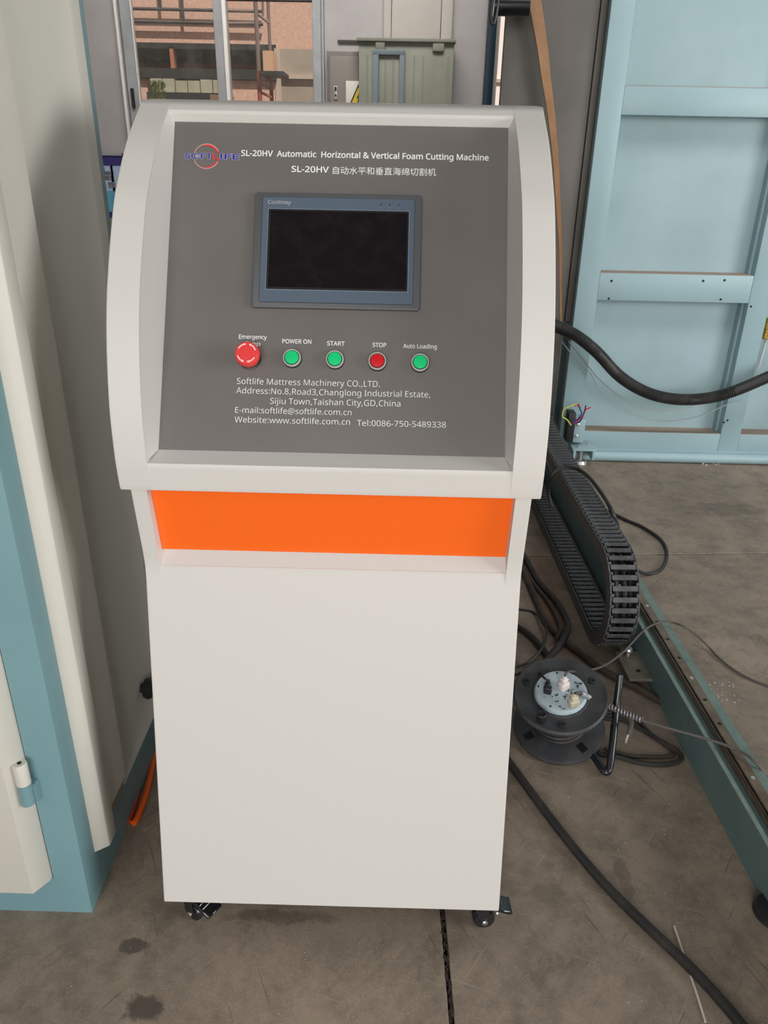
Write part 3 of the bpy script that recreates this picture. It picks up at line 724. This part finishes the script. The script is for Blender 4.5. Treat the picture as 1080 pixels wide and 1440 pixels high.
# spring sleeve + cord
sp = [pB, pB+Vector((.012, -.004, .004)), Z(835, 984, .15), Z(870, 999, .145), Z(903, 1013, .142)]
spc = thing('spring_cord', 'thin grey cord with coiled spring sleeve crossing the beam', 'cord', Z(870, 999, .0))
cd_ = sp+[Z(950, 1027, .14), Z(1000, 1041, .138), Z(1040, 1056, .137), Z(1062, 1072, .135), Z(1085, 1098, .10), Z(1130, 1150, .01)]
MB().tube(cr(cd_, 8), .0034, 10).build('cord', RUBBERG, spc)
cp0 = cr(sp[1:], 40); dl = [0]
for a_, b_ in zip(cp0, cp0[1:]): dl.append(dl[-1]+(b_-a_).length)
cp = []; jj = 0
for i in range(200):
    d_ = dl[-1]*i/199
    while jj < len(dl)-2 and dl[jj+1] < d_: jj += 1
    cp.append(cp0[jj].lerp(cp0[jj+1], (d_-dl[jj])/max(1e-9, dl[jj+1]-dl[jj])))
hl = []; nrm = Vector((0, 0, 1)); tot = len(cp)
for i, p in enumerate(cp):
    t = (cp[min(i+1, tot-1)]-cp[max(i-1, 0)]).normalized(); nrm = (nrm-t*nrm.dot(t)).normalized(); bi = t.cross(nrm)
    a = i/(tot-1)*2*PI*32; hl.append((p, t, nrm.copy(), bi))
hp = []; NS = 32*12
for j in range(NS+1):
    u = j/NS*(tot-1); i = min(int(u), tot-2); fr = u-i; p = hl[i][0].lerp(hl[i+1][0], fr); a = 2*PI*32*j/NS
    hp.append(p+(hl[i][2]*math.cos(a)+hl[i][3]*math.sin(a))*.0066)
MB().tube(hp, .0017, 6).build('spring_sleeve', mat('dark_spring_steel', (150, 152, 156), .4, .4), spc)
cable('black_plug_cord', 'thin black cord from the black reel plug going behind the console',
      [pC, pC+Vector((-.01, .008, .004)), Z(755, 944, .15), Z(740, 944, .12), Z(722, 951, .06), Z(700, 965, .02)], .003, RUBBER)

# ------------------------------------------------------------------ cables on the floor
r_ = .0105
cable('thick_black_cable', 'thick black rubber cable running diagonally across the floor in front',
      [Z(640, 975, r_), Z(685, 1030, r_), Z(718, 1075, r_), Z(760, 1132, r_), Z(800, 1184, r_), Z(850, 1243, r_), Z(905, 1298, r_), Z(960, 1350, r_), Z(1003, 1395, r_), Z(1045, 1445, r_), Z(1100, 1520, r_)], r_, RUBBER)
cable('looped_cable', 'dark cable draped over the drag chain and looping on the floor beside it',
      [Z(776, 712, .20), on_z(771, 690, .26), on_z(776, 668, .33), Z(795, 656, .362), Z(820, 664, .360), Z(842, 688, .36), Z(862, 722, .345), Z(876, 765, .20), Z(889, 796, .06), Z(910, 807, .008), Z(930, 800, .007), Z(938, 780, .007), Z(930, 760, .007), Z(905, 742, .007), Z(880, 731, .007), Z(850, 716, .007)], .0068, RUBBER)
r_ = .012
cable('dusty_hose', 'thick dusty brown cable snaking from behind the console under the beam',
      [Z(700, 740, r_), Z(722, 780, r_), Z(740, 812, r_), Z(757, 851, r_), Z(769, 875, r_), Z(791, 899, r_), Z(815, 918, r_), Z(838, 936, r_), Z(861, 950, r_), Z(885, 962, r_), Z(911, 976, r_), Z(935, 990, r_)], r_*.9, DUSTYCAB)
cable('dusty_hose', 'dark cable bending back in a hairpin left of the drag chain',
      [Z(705, 730, .012), Z(741, 789, .012), Z(757, 818, .012), Z(779, 842, .012), Z(793, 863, .012), Z(799, 882, .014), Z(791, 901, .03), Z(774, 922, .020), Z(757, 940, .012), Z(735, 960, .012), Z(700, 985, .012)], .0105, RUBBER)
cable('dusty_hose', 'brownish cable along the inside of the hairpin cable by the chain',
      [Z(700, 755, .010), Z(731, 790, .010), Z(750, 820, .010), Z(770, 845, .010), Z(783, 868, .010), Z(788, 884, .012), Z(783, 897, .030)], .007, DUSTYCAB)
cable('thin_loop_wire', 'thin dark wire curling in a loop beside the console above the reel',
      [Z(700, 850, .005), Z(732, 857, .005), Z(750, 861, .005), Z(764, 874, .028), Z(769, 888, .028), Z(763, 910, .036), Z(745, 930, .020), Z(727, 938, .006), Z(700, 945, .005)], .004, RUBBER)
cable('dusty_hose', 'thick black cable emerging from behind the console toward the reel top',
      [Z(690, 862, .010), Z(732, 884, .010), Z(750, 898, .010), Z(764, 914, .012), Z(775, 928, .012), Z(790, 944, .012), Z(806, 962, .012)], .010, RUBBER)
cable('floor_loop_cable', 'dark flat loop of cable on the floor between reel and beam',
      [Z(815, 1040, .007), Z(841, 1059, .007), Z(868, 1064, .007), Z(902, 1073, .007), Z(935, 1075, .007), Z(957, 1069, .007), Z(955, 1058, .007), Z(930, 1043, .007), Z(896, 1022, .007), Z(872, 1011, .007), Z(845, 1003, .007), Z(820, 990, .007)], .0062, RUBBER)
cable('floor_loop_cable', 'rust-brown cable lying just inside the dark floor loop by the beam',
      [Z(850, 1052, .006), Z(880, 1062, .006), Z(905, 1064, .006), Z(935, 1064, .006), Z(948, 1058, .006), Z(920, 1037, .006), Z(895, 1012, .006), Z(868, 1000, .006), Z(848, 994, .006)], .0048, DUSTYCAB)
c_ = thing('cable_splitter', 'small dusty grey cable end hanging under the spring sleeve', 'connector', Z(885, 1035, 0))
MB().tube(cr([Z(888, 1012, .125), Z(887, 1022, .10), Z(884, 1032, .08)], 5), .0065, 10).build('splitter_body', RUBBERG, c_)
MB().tube(cr([Z(884, 1032, .08), Z(881, 1039, .066), Z(880, 1044, .056)], 5), .0038, 8).build('splitter_tail', STEEL, c_)

cable('orange_cable', 'orange cable on the floor in the gap between cabinet and console',
      [on_z(187, 1158, .008), Z(193, 1150, .008), Z(205, 1118, .008), Z(214, 1080, .008), Z(225, 1030, .008), Z(250, 960, .008), Z(270, 930, .008)], .0075, ORCAB, seg=10)
cable('orange_cable', 'darker orange cable pressed against the cabinet base in the gap',
      [Z(180, 1156, .007), Z(186, 1142, .007), Z(197, 1105, .007), Z(209, 1060, .007), Z(222, 1010, .007), Z(245, 950, .007)], .006, mat('dark_orange_sheath', (170, 52, 20), .5))
o = MB().tube([Z(948, 1302, .002), Z(962, 1345, .003), Z(978, 1392, .0025), Z(992, 1437, .002)], .0022, 6).build('plastic_strip', TAPE); tag(o, 'thin white plastic strip lying under the thick cable', 'strip')

# floor crumbs
rnd = random.Random(5); mb = MB()
def crumb(c, s_):
    X = Matrix.Translation(c) @ Matrix.Rotation(rnd.uniform(0, 3), 4, 'Z')
    mb.add([(-s_, -s_*.6, 0), (s_, -s_*.5, 0), (s_*.3, s_, 0), (0, 0, s_*.8)], [(0, 1, 2), (0, 3, 1), (1, 3, 2), (2, 3, 0)], X)
for i in range(60): crumb(Z(rnd.gauss(1000, 10), rnd.gauss(648, 2.5), 0.0), rnd.uniform(.002, .006))
for i in range(45): crumb(Z(rnd.uniform(720, 1080), rnd.uniform(1080, 1440), 0.0), rnd.uniform(.0006, .0014))
for i in range(60): crumb(Z(rnd.gauss(1010, 18), rnd.gauss(975, 14), 0.0), rnd.uniform(.0008, .0025))
for i in range(20): crumb(Z(rnd.uniform(0, 600), rnd.uniform(1295, 1440), 0.0), rnd.uniform(.0005, .001))
o = mb.build('floor_debris', GLIT); tag(o, 'scattered white foam crumbs and grit on the concrete floor', 'debris', kind='stuff')

# ------------------------------------------------------------------ light teal machine on the right
YM = 2.70
mac = thing('foam_cutting_machine', 'large light teal steel machine frame with recessed panels on the right', 'machine', (1.9, 3.2, 0))
XA = [.951, 1.050, 1.765, 1.865, 2.58, 2.68, 3.40, 3.50]; ZA = [(.055, .150), (.800, .925), (1.580, 1.690), (2.30, 2.40)]
for i in range(0, 8, 2): MB().box(XA[i], XA[i+1], YM, YM+.09, .055, 2.6).build('upright', MTEAL, mac, bevel=.003, seg=2)
for i in range(1, 7, 2):
    for z0, z1 in ZA: MB().box(XA[i], XA[i+1], YM+.0008, YM+.088, z0, z1).build('crossbar', MTEAL, mac, bevel=.003, seg=2)
    for (z0, z1) in ((.150, .800), (.925, 1.580), (1.690, 2.30)):
        MB().box(XA[i]-.001, XA[i+1]+.001, YM+.088, YM+.10, z0-.001, z1+.001).build('infill_panel', MTEALB, mac)
        MB().box(XA[i+1]-.012, XA[i+1], YM+.045, YM+.088, z0, z1).build('panel_return', MTEAL, mac)
        MB().box(XA[i], XA[i+1]-.012, YM+.004, YM+.088, z0, z0+.002).build('dusty_ledge', mat('dusty_ledge', (150, 132, 118), .8), mac)
MB().tube([(1.02, YM-.022, .027), (3.6, YM-.022, .027)], .026, 16).build('base_tube', MTEAL, mac)
MB().box(1.0, 3.6, YM-.004, YM+.6, .045, .06).build('base_plate', MTEAL, mac)
MB().box(.866, .928, YM+.086, YM+.2, .16, .69).build('lower_side_box', MTEAL, mac, bevel=.003)
MB().box(.951, .962, YM+.09, YM+.8, .055, 2.6).build('side_sheet', MTEAL, mac)
MB().box(1.0, 3.5, YM+.8, YM+.82, .055, 2.6).build('rear_sheet', MTEAL, mac)
for px_, py_ in ((860, 395), (1019, 394), (856, 420), (1013.5, 421), (1056, 431), (1023, 591), (1018, 594), (989, 395)):
    c = on_y(px_, py_, YM); MB(Matrix.Translation((c.x, YM, c.z)) @ Matrix.Rotation(PI/2, 4, 'X')).lathe([(.0055, -.001), (.0055, .0012)], 10).build('tapped_hole', SBLK, mac)
# foot bracket, stub wires
bk = MB().box(1.000, 1.055, YM-.075, YM-.005, .115, .235).box(.995, 1.115, YM-.13, YM-.005, .088, .098).box(1.0, 1.012, YM-.13, YM-.01, .04, .09).box(1.095, 1.107, YM-.13, YM-.01, .04, .09).build('foot_bracket', MTEAL, mac, bevel=.002)
MB(Matrix.Translation((1.052, YM-.075, 0))).lathe([(.034, 0), (.036, .008), (.030, .022), (.010, .026), (.010, .088)], 20).build('levelling_foot', STEEL, bk)
for dx, dz in ((.018, .21), (.018, .15)): MB(Matrix.Translation((1.0+dx, YM-.075, dz)) @ Matrix.Rotation(PI/2, 4, 'X')).lathe([(.008, 0), (.008, .008), (.004, .010)], 10).build('bracket_bolt', STEEL, bk)
for dx, dy in ((.03, -.10), (.085, -.06)): MB(Matrix.Translation((1.0+dx, YM+dy, .098))).lathe([(.009, 0), (.009, .010), (.005, .012)], 10).build('bracket_bolt', STEEL, bk)
tb = MB().box(.965, 1.000, YM-.09, YM-.02, .12, .27).build('terminal_block', BLACKP, mac, bevel=.002)
def wire(n, pts, m_): MB().tube(cr([on_y(a, b_, YM-.09) for a, b_ in pts], 6), .0036, 6).build(n, m_, mac)
wire('loose_wire', [(803, 598), (797, 590), (791, 586), (793, 576), (802, 571), (812, 568)], WIREY)
wire('loose_wire', [(805, 595), (812, 590), (818, 582), (816, 576), (812, 568)], WIREB)
wire('loose_wire', [(806, 596), (816, 592), (822, 578), (824, 570)], mat('dark_blue_wire', (16, 40, 80), .5))
wire('loose_wire', [(805, 596), (812, 592), (820, 584), (824, 576), (831, 573)], WIRER)
wire('loose_wire', [(808, 571), (813, 568), (816, 574)], WIRER)
# fitting in the second bay
c = on_y(1079, 462, YM+.05); ft = MB(Matrix.Translation(c)).lathe([(.018, -.05), (.024, -.045), (.024, -.03), (.016, -.026), (.016, 0), (.026, .004), (.026, .022), (.018, .03), (.018, .05)], 18).build('pipe_fitting', BRASS, mac)
MB().tube(cr([on_y(1077, 478, YM+.05), on_y(1072, 500, YM+.02), on_y(1066, 520, YM-.03), on_y(1060, 535, YM-.09)], 6), .006, 8).build('clear_tube', CLEARW, mac)

# corrugated black hose
YH = YM-.09
hs = thing('corrugated_hose', 'black corrugated conduit hose sagging in front of the teal machine', 'hose', on_y(930, 560, YH)-Vector((0, 0, .0)))
hp = [on_y(a, b_, YH+dy) for a, b_, dy in ((735, 446, .12), (765, 452, .08), (790, 462, .03), (812, 473, 0), (840, 496, 0), (868, 526, 0), (895, 545, 0), (925, 557, 0), (960, 562, 0), (1000, 559, 0), (1035, 549, -.01), (1085, 528, -.02), (1140, 505, -.02))]
hc = cr(hp, 26); Lh = len(hc)
MB().tube(hc, lambda t: .0275+.0016*(1 if round(t*(Lh-1)) % 2 == 0 else -1), 14).build('hose_body', RUBBER, hs, smooth=60)
for nm, pts in (('a', ((790, 470), (806, 490), (830, 515), (845, 540), (880, 568), (930, 582), (980, 576), (1020, 560), (1045, 552))), ('b', ((800, 480), (822, 508), (845, 536), (880, 562), (915, 576), (960, 575), (1000, 565), (1030, 556)))):
    o = MB().tube(cr([on_y(a, b_+(10 if nm == 'a' else 0), YM-.03) for a, b_ in pts], 8), .0026, 6).build('thin_hanging_wire', CLEARW)
    tag(o, 'lower of two thin pale wires sagging below the black hose' if nm == 'a' else 'upper of two thin pale wires sagging below the black hose', 'wire', 'thin wires below the hose')

# dark grey cover left of the machine
cov = thing('grey_machine_cover', 'dark grey steel cover panel between the teal machine and the doorway', 'machine cover', (.73, 3.0, 0))
MB().box(.530, .917, YM+.05, YM+.085, .0, 2.7).build('cover_panel', GREYC, cov, bevel=.004)
MB().box(.920, .949, YM+.046, YM+.085, .69, 2.7).build('cover_edge_strip', GREYC, cov, bevel=.003)
# roller on top
rb = thing('roller_bracket', 'black roller with dark bracket above the doorway, partly out of frame', 'roller', (.6, 2.55, 2.0))
pL = on_y(694, 8, 2.55); pR = on_y(744, 8, 2.55)
MB().tube([pL, pR], .036, 20).build('roller', mat('gloss_navy_black', (14, 16, 24), .2, coat=.4), rb)
MB().tube(cr([on_y(703, -20, 2.52), on_y(700, 5, 2.52), on_y(697, 24, 2.52), on_y(693, 34, 2.52), on_y(690, 22, 2.52), on_y(694, -10, 2.52)], 6), .007, 8).build('hook', BLACKP, rb)
MB().box(pL.x-.02, pR.x+.03, 2.53, 2.62, 2.02, 2.5).build('bracket_arm', BLACKP, rb, bevel=.003)
# tan belt
YBL = 2.69
bl = [((743, -60), .066), ((752, 0), .064), ((762, 60), .058), ((768, 110), .052), ((775, 160), .044), ((781, 220), .038), ((785, 290), .034), ((788, 350), .032), ((788, 400), .030), ((789, 464), .030)]
cs = cr([(on_y(a, b_, YBL)) for (a, b_), w_ in bl], 6); v = []; N_ = len(cs)
for i, p in enumerate(cs):
    u = i/(N_-1); w_ = .064*(1-u)+.022*u; tw = .25+.85*u
    dx = Vector((math.cos(tw)*w_/2, math.sin(tw)*w_/2, 0)); nn_ = Vector((-math.sin(tw), math.cos(tw), 0))*.0015
    v += [p-dx-nn_, p+dx-nn_, p+dx+nn_, p-dx+nn_]
f_ = []
for i in range(N_-1):
    for k_ in range(4): f_.append((4*i+k_, 4*i+(k_+1) % 4, 4*i+4+(k_+1) % 4, 4*i+4+k_))
o = MB().add(v, f_).build('hanging_belt', TAN); tag(o, 'tan flat belt hanging down in front of the dark grey cover', 'belt')

# ------------------------------------------------------------------ things on the back wall
np_ = MB().box(.752, .820, YB-.16, YB-.06, 0, 4.95).build('steel_post', NAVY, bevel=.004); tag(np_, 'narrow dark navy steel post beside the doorway', 'post')
ed = thing('steel_door_cabinet', 'taupe steel electrical cabinet low on the wall right of the window', 'cabinet', (-.35, YB-.06, .6))
MB().box(-.485, -.232, YB-.11, YB-.001, .6, 2.135).build('cabinet_box', EDOOR, ed, bevel=.004)
MB().box(-.462, -.236, YB-.125, YB-.108, .62, 2.10).build('cabinet_door', mat('taupe_door_face', (120, 111, 104), .5), ed, bevel=.004)
MB().box(-.43, -.402, YB-.131, YB-.124, 1.80, 1.895).build('handle_plate', STEEL, ed, bevel=.002)
MB().box(-.424, -.408, YB-.142, YB-.130, 1.86, 1.89).build('handle', BLACKP, ed); MB().box(-.422, -.410, YB-.136, YB-.130, 1.822, 1.84).build('keyhole', BLACKP, ed)
wsx = thing('warning_sign', 'white board with yellow electric shock warning triangle', 'sign', (-.25, YB-.14, 1.7))
MB().box(-.335, -.14, YB-.1375, YB-.127, 1.66, 1.932).build('sign_board', SIGNW, wsx, bevel=.003)
def flat_y(poly, y, mt, nm, par, th=.002): return MB().prism(poly, 'y', y-th, y).build(nm, mt, par)
flat_y([(-.322, 1.735), (-.150, 1.735), (-.236, 1.912)], YB-.1375, SBLK, 'triangle_border', wsx)
flat_y([(-.305, 1.747), (-.167, 1.747), (-.236, 1.888)], YB-.1395, YEL, 'triangle_face', wsx)
flat_y([(-.226, 1.862), (-.248, 1.812), (-.235, 1.814), (-.246, 1.775), (-.255, 1.778), (-.240, 1.758), (-.232, 1.782), (-.238, 1.779), (-.222, 1.826), (-.236, 1.824)], YB-.1415, SBLK, 'lightning_mark', wsx)
eb = thing('power_enclosure', 'grey-green steel power enclosure with blue-grey frame on the back wall', 'cabinet', (.14, YB-.2, .3))
MB().box(-.228, .498, YB-.24, YB-.145, .3, 2.19).build('enclosure_body', EBOX, eb, bevel=.004)
MB().box(-.245, .510, YB-.27, YB-.052, 2.188, 2.212).build('enclosure_lid', EBOX, eb, bevel=.004)
for x0, x1 in ((-.10, -.03), (.335, .42)): MB().box(x0, x1, YB-.262, YB-.238, 2.13, 2.19).build('lid_clip', EBOX, eb, bevel=.003)
for a in ((-.122, -.075, .5, 2.135), (.085, .125, .5, 2.135)): MB().box(a[0], a[1], YB-.265, YB-.238, a[2], a[3]).build('frame_stile', EBLUE, eb, bevel=.003)
MB().box(-.122, .125, YB-.266, YB-.238, 2.10, 2.135).build('frame_rail', EBLUE, eb, bevel=.003)
for x0 in (-.17, -.03, .03, .19, .26, .45): MB().box(x0, x0+.012, YB-.243, YB-.238, .35, 2.10).build('pressed_rib', EBOX, eb)
o = MB().box(-.405, -.232, YB-.02, YB-.001, 2.207, 2.222).build('wall_conduit', PIPE); tag(o, 'short thin grey conduit on the wall above the taupe cabinet', 'conduit')
# roll-up poster
ps = thing('rollup_poster', 'blue and white information poster board standing by the left wall', 'poster', (-2.5, YB-.25, 0))
YP = YB-.2
c0 = on_y(171, 219, YP); c1 = on_y(160, 305, YP); xr = c0.x+.005; zt = c0.z; zb = on_y(156, 303, YP).z; xl = xr-.62
MB().box(xl, xr, YP, YP+.02, zb-.02, zt).build('poster_sheet', POSTL, ps)
MB().box(xl-.005, xr+.012, YP-.01, YP+.025, zt, zt+.016).box(xl-.005, xr+.012, YP-.01, YP+.025, zb-.04, zb-.02).build('poster_rail', SILV, ps)
MB().box(xr+.0, xr+.012, YP-.012, YP+.028, zt-.012, zt+.018).build('rail_cap', BLACKP, ps)
MB().box(xl, xr, YP-.002, YP, zt-.075, zt).build('header_band', BLUEP, ps)
MB().box(xl, xr, YP-.002, YP, zb, zb+.19).build('lower_band', POSTC, ps)
MB().box(xl, xr, YP-.003, YP, zb-.02, zb+.03).build('footer_band', BLUEP, ps)
for (a, b_, c, d_) in ((141, 235, 148, 245), (147, 241, 157, 246), (146, 247, 157, 253), (152, 256, 163, 264), (142, 257, 148, 262)):
    p_ = on_y(a, b_, YP); q_ = on_y(c, d_, YP); MB().box(p_.x, q_.x, YP-.0025, YP, q_.z, p_.z).build('printed_photo', PHOTO, ps)
for i in range(9):
    z_ = zb+.19-.018*i; MB().box(xr-.14+.004*(i % 3), xr-.03, YP-.003, YP, z_-.003, z_).build('printed_line', mat('poster_line', (70, 110, 150), .6), ps)
for sx in (xl+.1, xr-.1): MB().box(sx-.01, sx+.01, YP, YP+.03, .0, zt).build('stand_leg', SILV, ps)
MB().box(xl-.02, xr+.02, YP-.12, YP+.15, 0, .03).build('stand_base', SILV, ps)

# ------------------------------------------------------------------ the yard beyond the window
gy = MB().box(-9, 9, 6.2, 16, -.2, -.03).build('yard_ground', GREYR); tag(gy, kind='structure')
YO = 9.5
def zy(py, y=YO): return on_y(300, py, y).z
def xy(px, y=YO): return on_y(px, 60, y).x
bw = thing('neighbour_building', 'pink rendered neighbouring building seen through the window', 'building', (0, YO+1, 0))
zl = zy(67)
MB().box(-6, 5, YO, YO+.25, zl, 6.5).build('upper_wall', BRICKP, bw)
MB().box(xy(388), 5, YO, YO+.25, 0, zl).build('lower_wall', GREYR, bw)
MB().box(xy(388)-.02, xy(388)+.05, YO-.04, YO+.02, 0, zl).build('wall_corner', mat('pale_corner_render', (196, 176, 160), .8), bw)
MB().box(xy(388), 3.0, YO-.04, YO, zy(109), zy(104)).build('wall_ledge', mat('pale_corner_render', (196, 176, 160), .8), bw)
MB().box(.9, 3.6, YO-.02, YO, 0, 3.8).build('door_sunlight_panel', mat('painted_sunlight_pale', (255, 244, 236), .9), bw)  # near-white colour stands in for sunlight on the wall behind the door gap
MB().box(-6, xy(388), YO+1.6, YO+1.8, 0, zl+.3).build('shed_rear_wall', BRICKO, bw)
MB().box(-6, xy(388), YO-.02, YO+1.7, zl-.02, zl+.04).build('shed_roof', DARKW, bw)
MB().box(-6, xy(388), YO-.1, YO+.1, zy(112), zy(98)).build('shed_beam', DARKW, bw)
MB().box(xy(238), xy(243), YO-.02, YO+.12, 0, zl).build('shed_post', BRICKO, bw)
# rough pink masonry behind the boards
MB().box(xy(318), xy(385), YO-.05, YO+.1, 0, zy(113)).build('low_masonry', BRICKP, bw)
MB().box(-6, xy(203), YO-.05, YO+.1, 0, zy(113)).build('low_masonry', BRICKP, bw)
# pipes on upper wall
for py in (15, 33): MB().tube([(xy(150), YO-.06, zy(py)), (xy(372), YO-.06, zy(py+1))], .018, 8).build('wall_pipe', PIPE, bw)
for px_, a, b_ in ((232, -30, 14), (262, -30, 32)): MB().tube([(xy(px_), YO-.06, zy(a)), (xy(px_), YO-.06, zy(b_))], .018, 8).build('wall_pipe', PIPE, bw)
# weathered boards fence
fn = thing('board_fence', 'row of pale weathered boards under the dark shed beam outside', 'fence', (xy(260), YO-.5, 0))
YF = YO-.45
x = xy(206, YF); xe = xy(311, YF); rnd = random.Random(2)
while x < xe:
    w_ = .145; MB().box(x, x+w_-.012, YF, YF+.03, 0, on_y(250, 112, YF).z+rnd.uniform(-.01, .01)).build('board', PALEB, fn); x += w_
MB().box(xy(200, YF), xy(315, YF), YF-.03, YF, on_y(250, 137, YF).z-.3, on_y(250, 130, YF).z).build('kick_board', DARKW, fn)
# white ledge and cardboard box on it, just outside
lz = on_y(250, 144, 6.75); o = MB().box(on_y(207, 144, 6.75).x, on_y(300, 144, 6.75).x, 6.6, 7.0, lz.z-.03, lz.z).build('white_shelf', ALUL); tag(o, 'white ledge just outside below the left window pane', 'ledge')
o2 = MB().box(on_y(207, 144, 6.75).x+.05, on_y(300, 144, 6.75).x-.05, 6.65, 6.95, -.03, lz.z-.03).build('ledge_support', GREYR, o)
o = MB().box(on_y(299, 140, 7).x, on_y(311, 140, 7).x+.1, 6.9, 7.1, -.03, on_y(300, 134, 7).z).build('outdoor_box', CARD); tag(o, 'pale brown box standing at the right end of the white ledge', 'box')
# shrub inside the shed opening and behind glass
def shrub(px0, px1, py0, py1, y, label, n, s0):
    m_ = MB(); rn = random.Random(px0)
    for i in range(n):
        p = on_y(rn.uniform(px0, px1), rn.uniform(py0, py1), y+rn.uniform(-.12, .12)); s_ = s0*rn.uniform(.6, 1.3)
        X = Matrix.Translation(p) @ Matrix.Rotation(rn.uniform(0, 6), 4, 'Z') @ Matrix.Rotation(rn.uniform(-1, 1), 4, 'X')
        m_.add([(0, 0, -s_), (s_*.35, 0, 0), (0, 0, s_), (-s_*.35, 0, 0)], [(0, 1, 2, 3)], X)
    t = thing('garden_shrub', label, 'shrub', on_y((px0+px1)/2, py1, y)*1.0)
    t.location.z = -.03; ORG[t] = Vector(t.location)
    o = m_.build('foliage', LEAF, t, recalc=False); o['kind'] = 'stuff'
    c = on_y((px0+px1)/2, py1, y); MB().tube([(c.x, c.y, -.03), (c.x, c.y, c.z+.05)], .012, 6).build('stem', BRICKO, t)
shrub(200, 227, 79, 90, YO+.9, 'yellow-green bush inside the dark shed opening outside', 260, .045)
shrub(212, 232, 115, 141, 7.6, 'pale green plant growing in front of the boards outside', 160, .03)
# red steel ladder and shelf right of mullion
ld = thing('red_steel_frame', 'rusty red steel rack frame standing outside the right window pane', 'rack', (xy(365, 8.2), 8.2, 0))
YL = 8.2
def bar(px0, py0, px1, py1, r_=.016, m_=REDST, dy=0): MB().tube([on_y(px0, py0, YL+dy), on_y(px1, py1, YL+dy)], r_, 8).build('frame_bar', m_, ld)
SC = mat('grey_brown_scaffold', (128, 108, 102), .6)
MB().tube([on_y(357, -40, YL), on_y(364, 100, YL)], .022, 8).build('scaffold_pole', SC, ld)
MB().tube([on_y(364, 100, YL), (on_y(366, 150, YL).x, YL, 0)], .024, 8).build('scaffold_pole', REDST, ld)
MB().tube([on_y(375, -40, YL+.4), on_y(380, 75, YL+.4)], .018, 8).build('scaffold_pole', SC, ld)
bar(363, 20, 379, 33, .014, SC); bar(357, 16, 320, 15, .014, SC); bar(360, 33, 320, 33, .014, SC); bar(368, -30, 370, 22, .012, SC)
MB().tube([on_y(381, 112, YL+.3), (on_y(383, 150, YL+.3).x, YL+.3, 0)], .022, 8).build('scaffold_pole', REDST, ld)
bar(366, 103, 382, 112, .016); bar(367, 118, 382, 126, .013); bar(374, 108, 375, 125, .01); bar(367, 130, 382, 137, .013)
o = MB().box(on_y(366, 100, YL).x, on_y(400, 100, YL).x, YL-.1, YL+.35, on_y(380, 106, YL).z, on_y(380, 101, YL).z).build('rack_shelf', DARKW, ld)
o = MB().box(on_y(371, 90, YL).x, on_y(385, 90, YL).x, YL-.05, YL+.25, on_y(380, 101, YL).z, on_y(380, 72, YL).z).build('cardboard_box', CARD); tag(o, 'pale cardboard box resting on the red rack shelf outside', 'box')
bpy.context.view_layer.update()
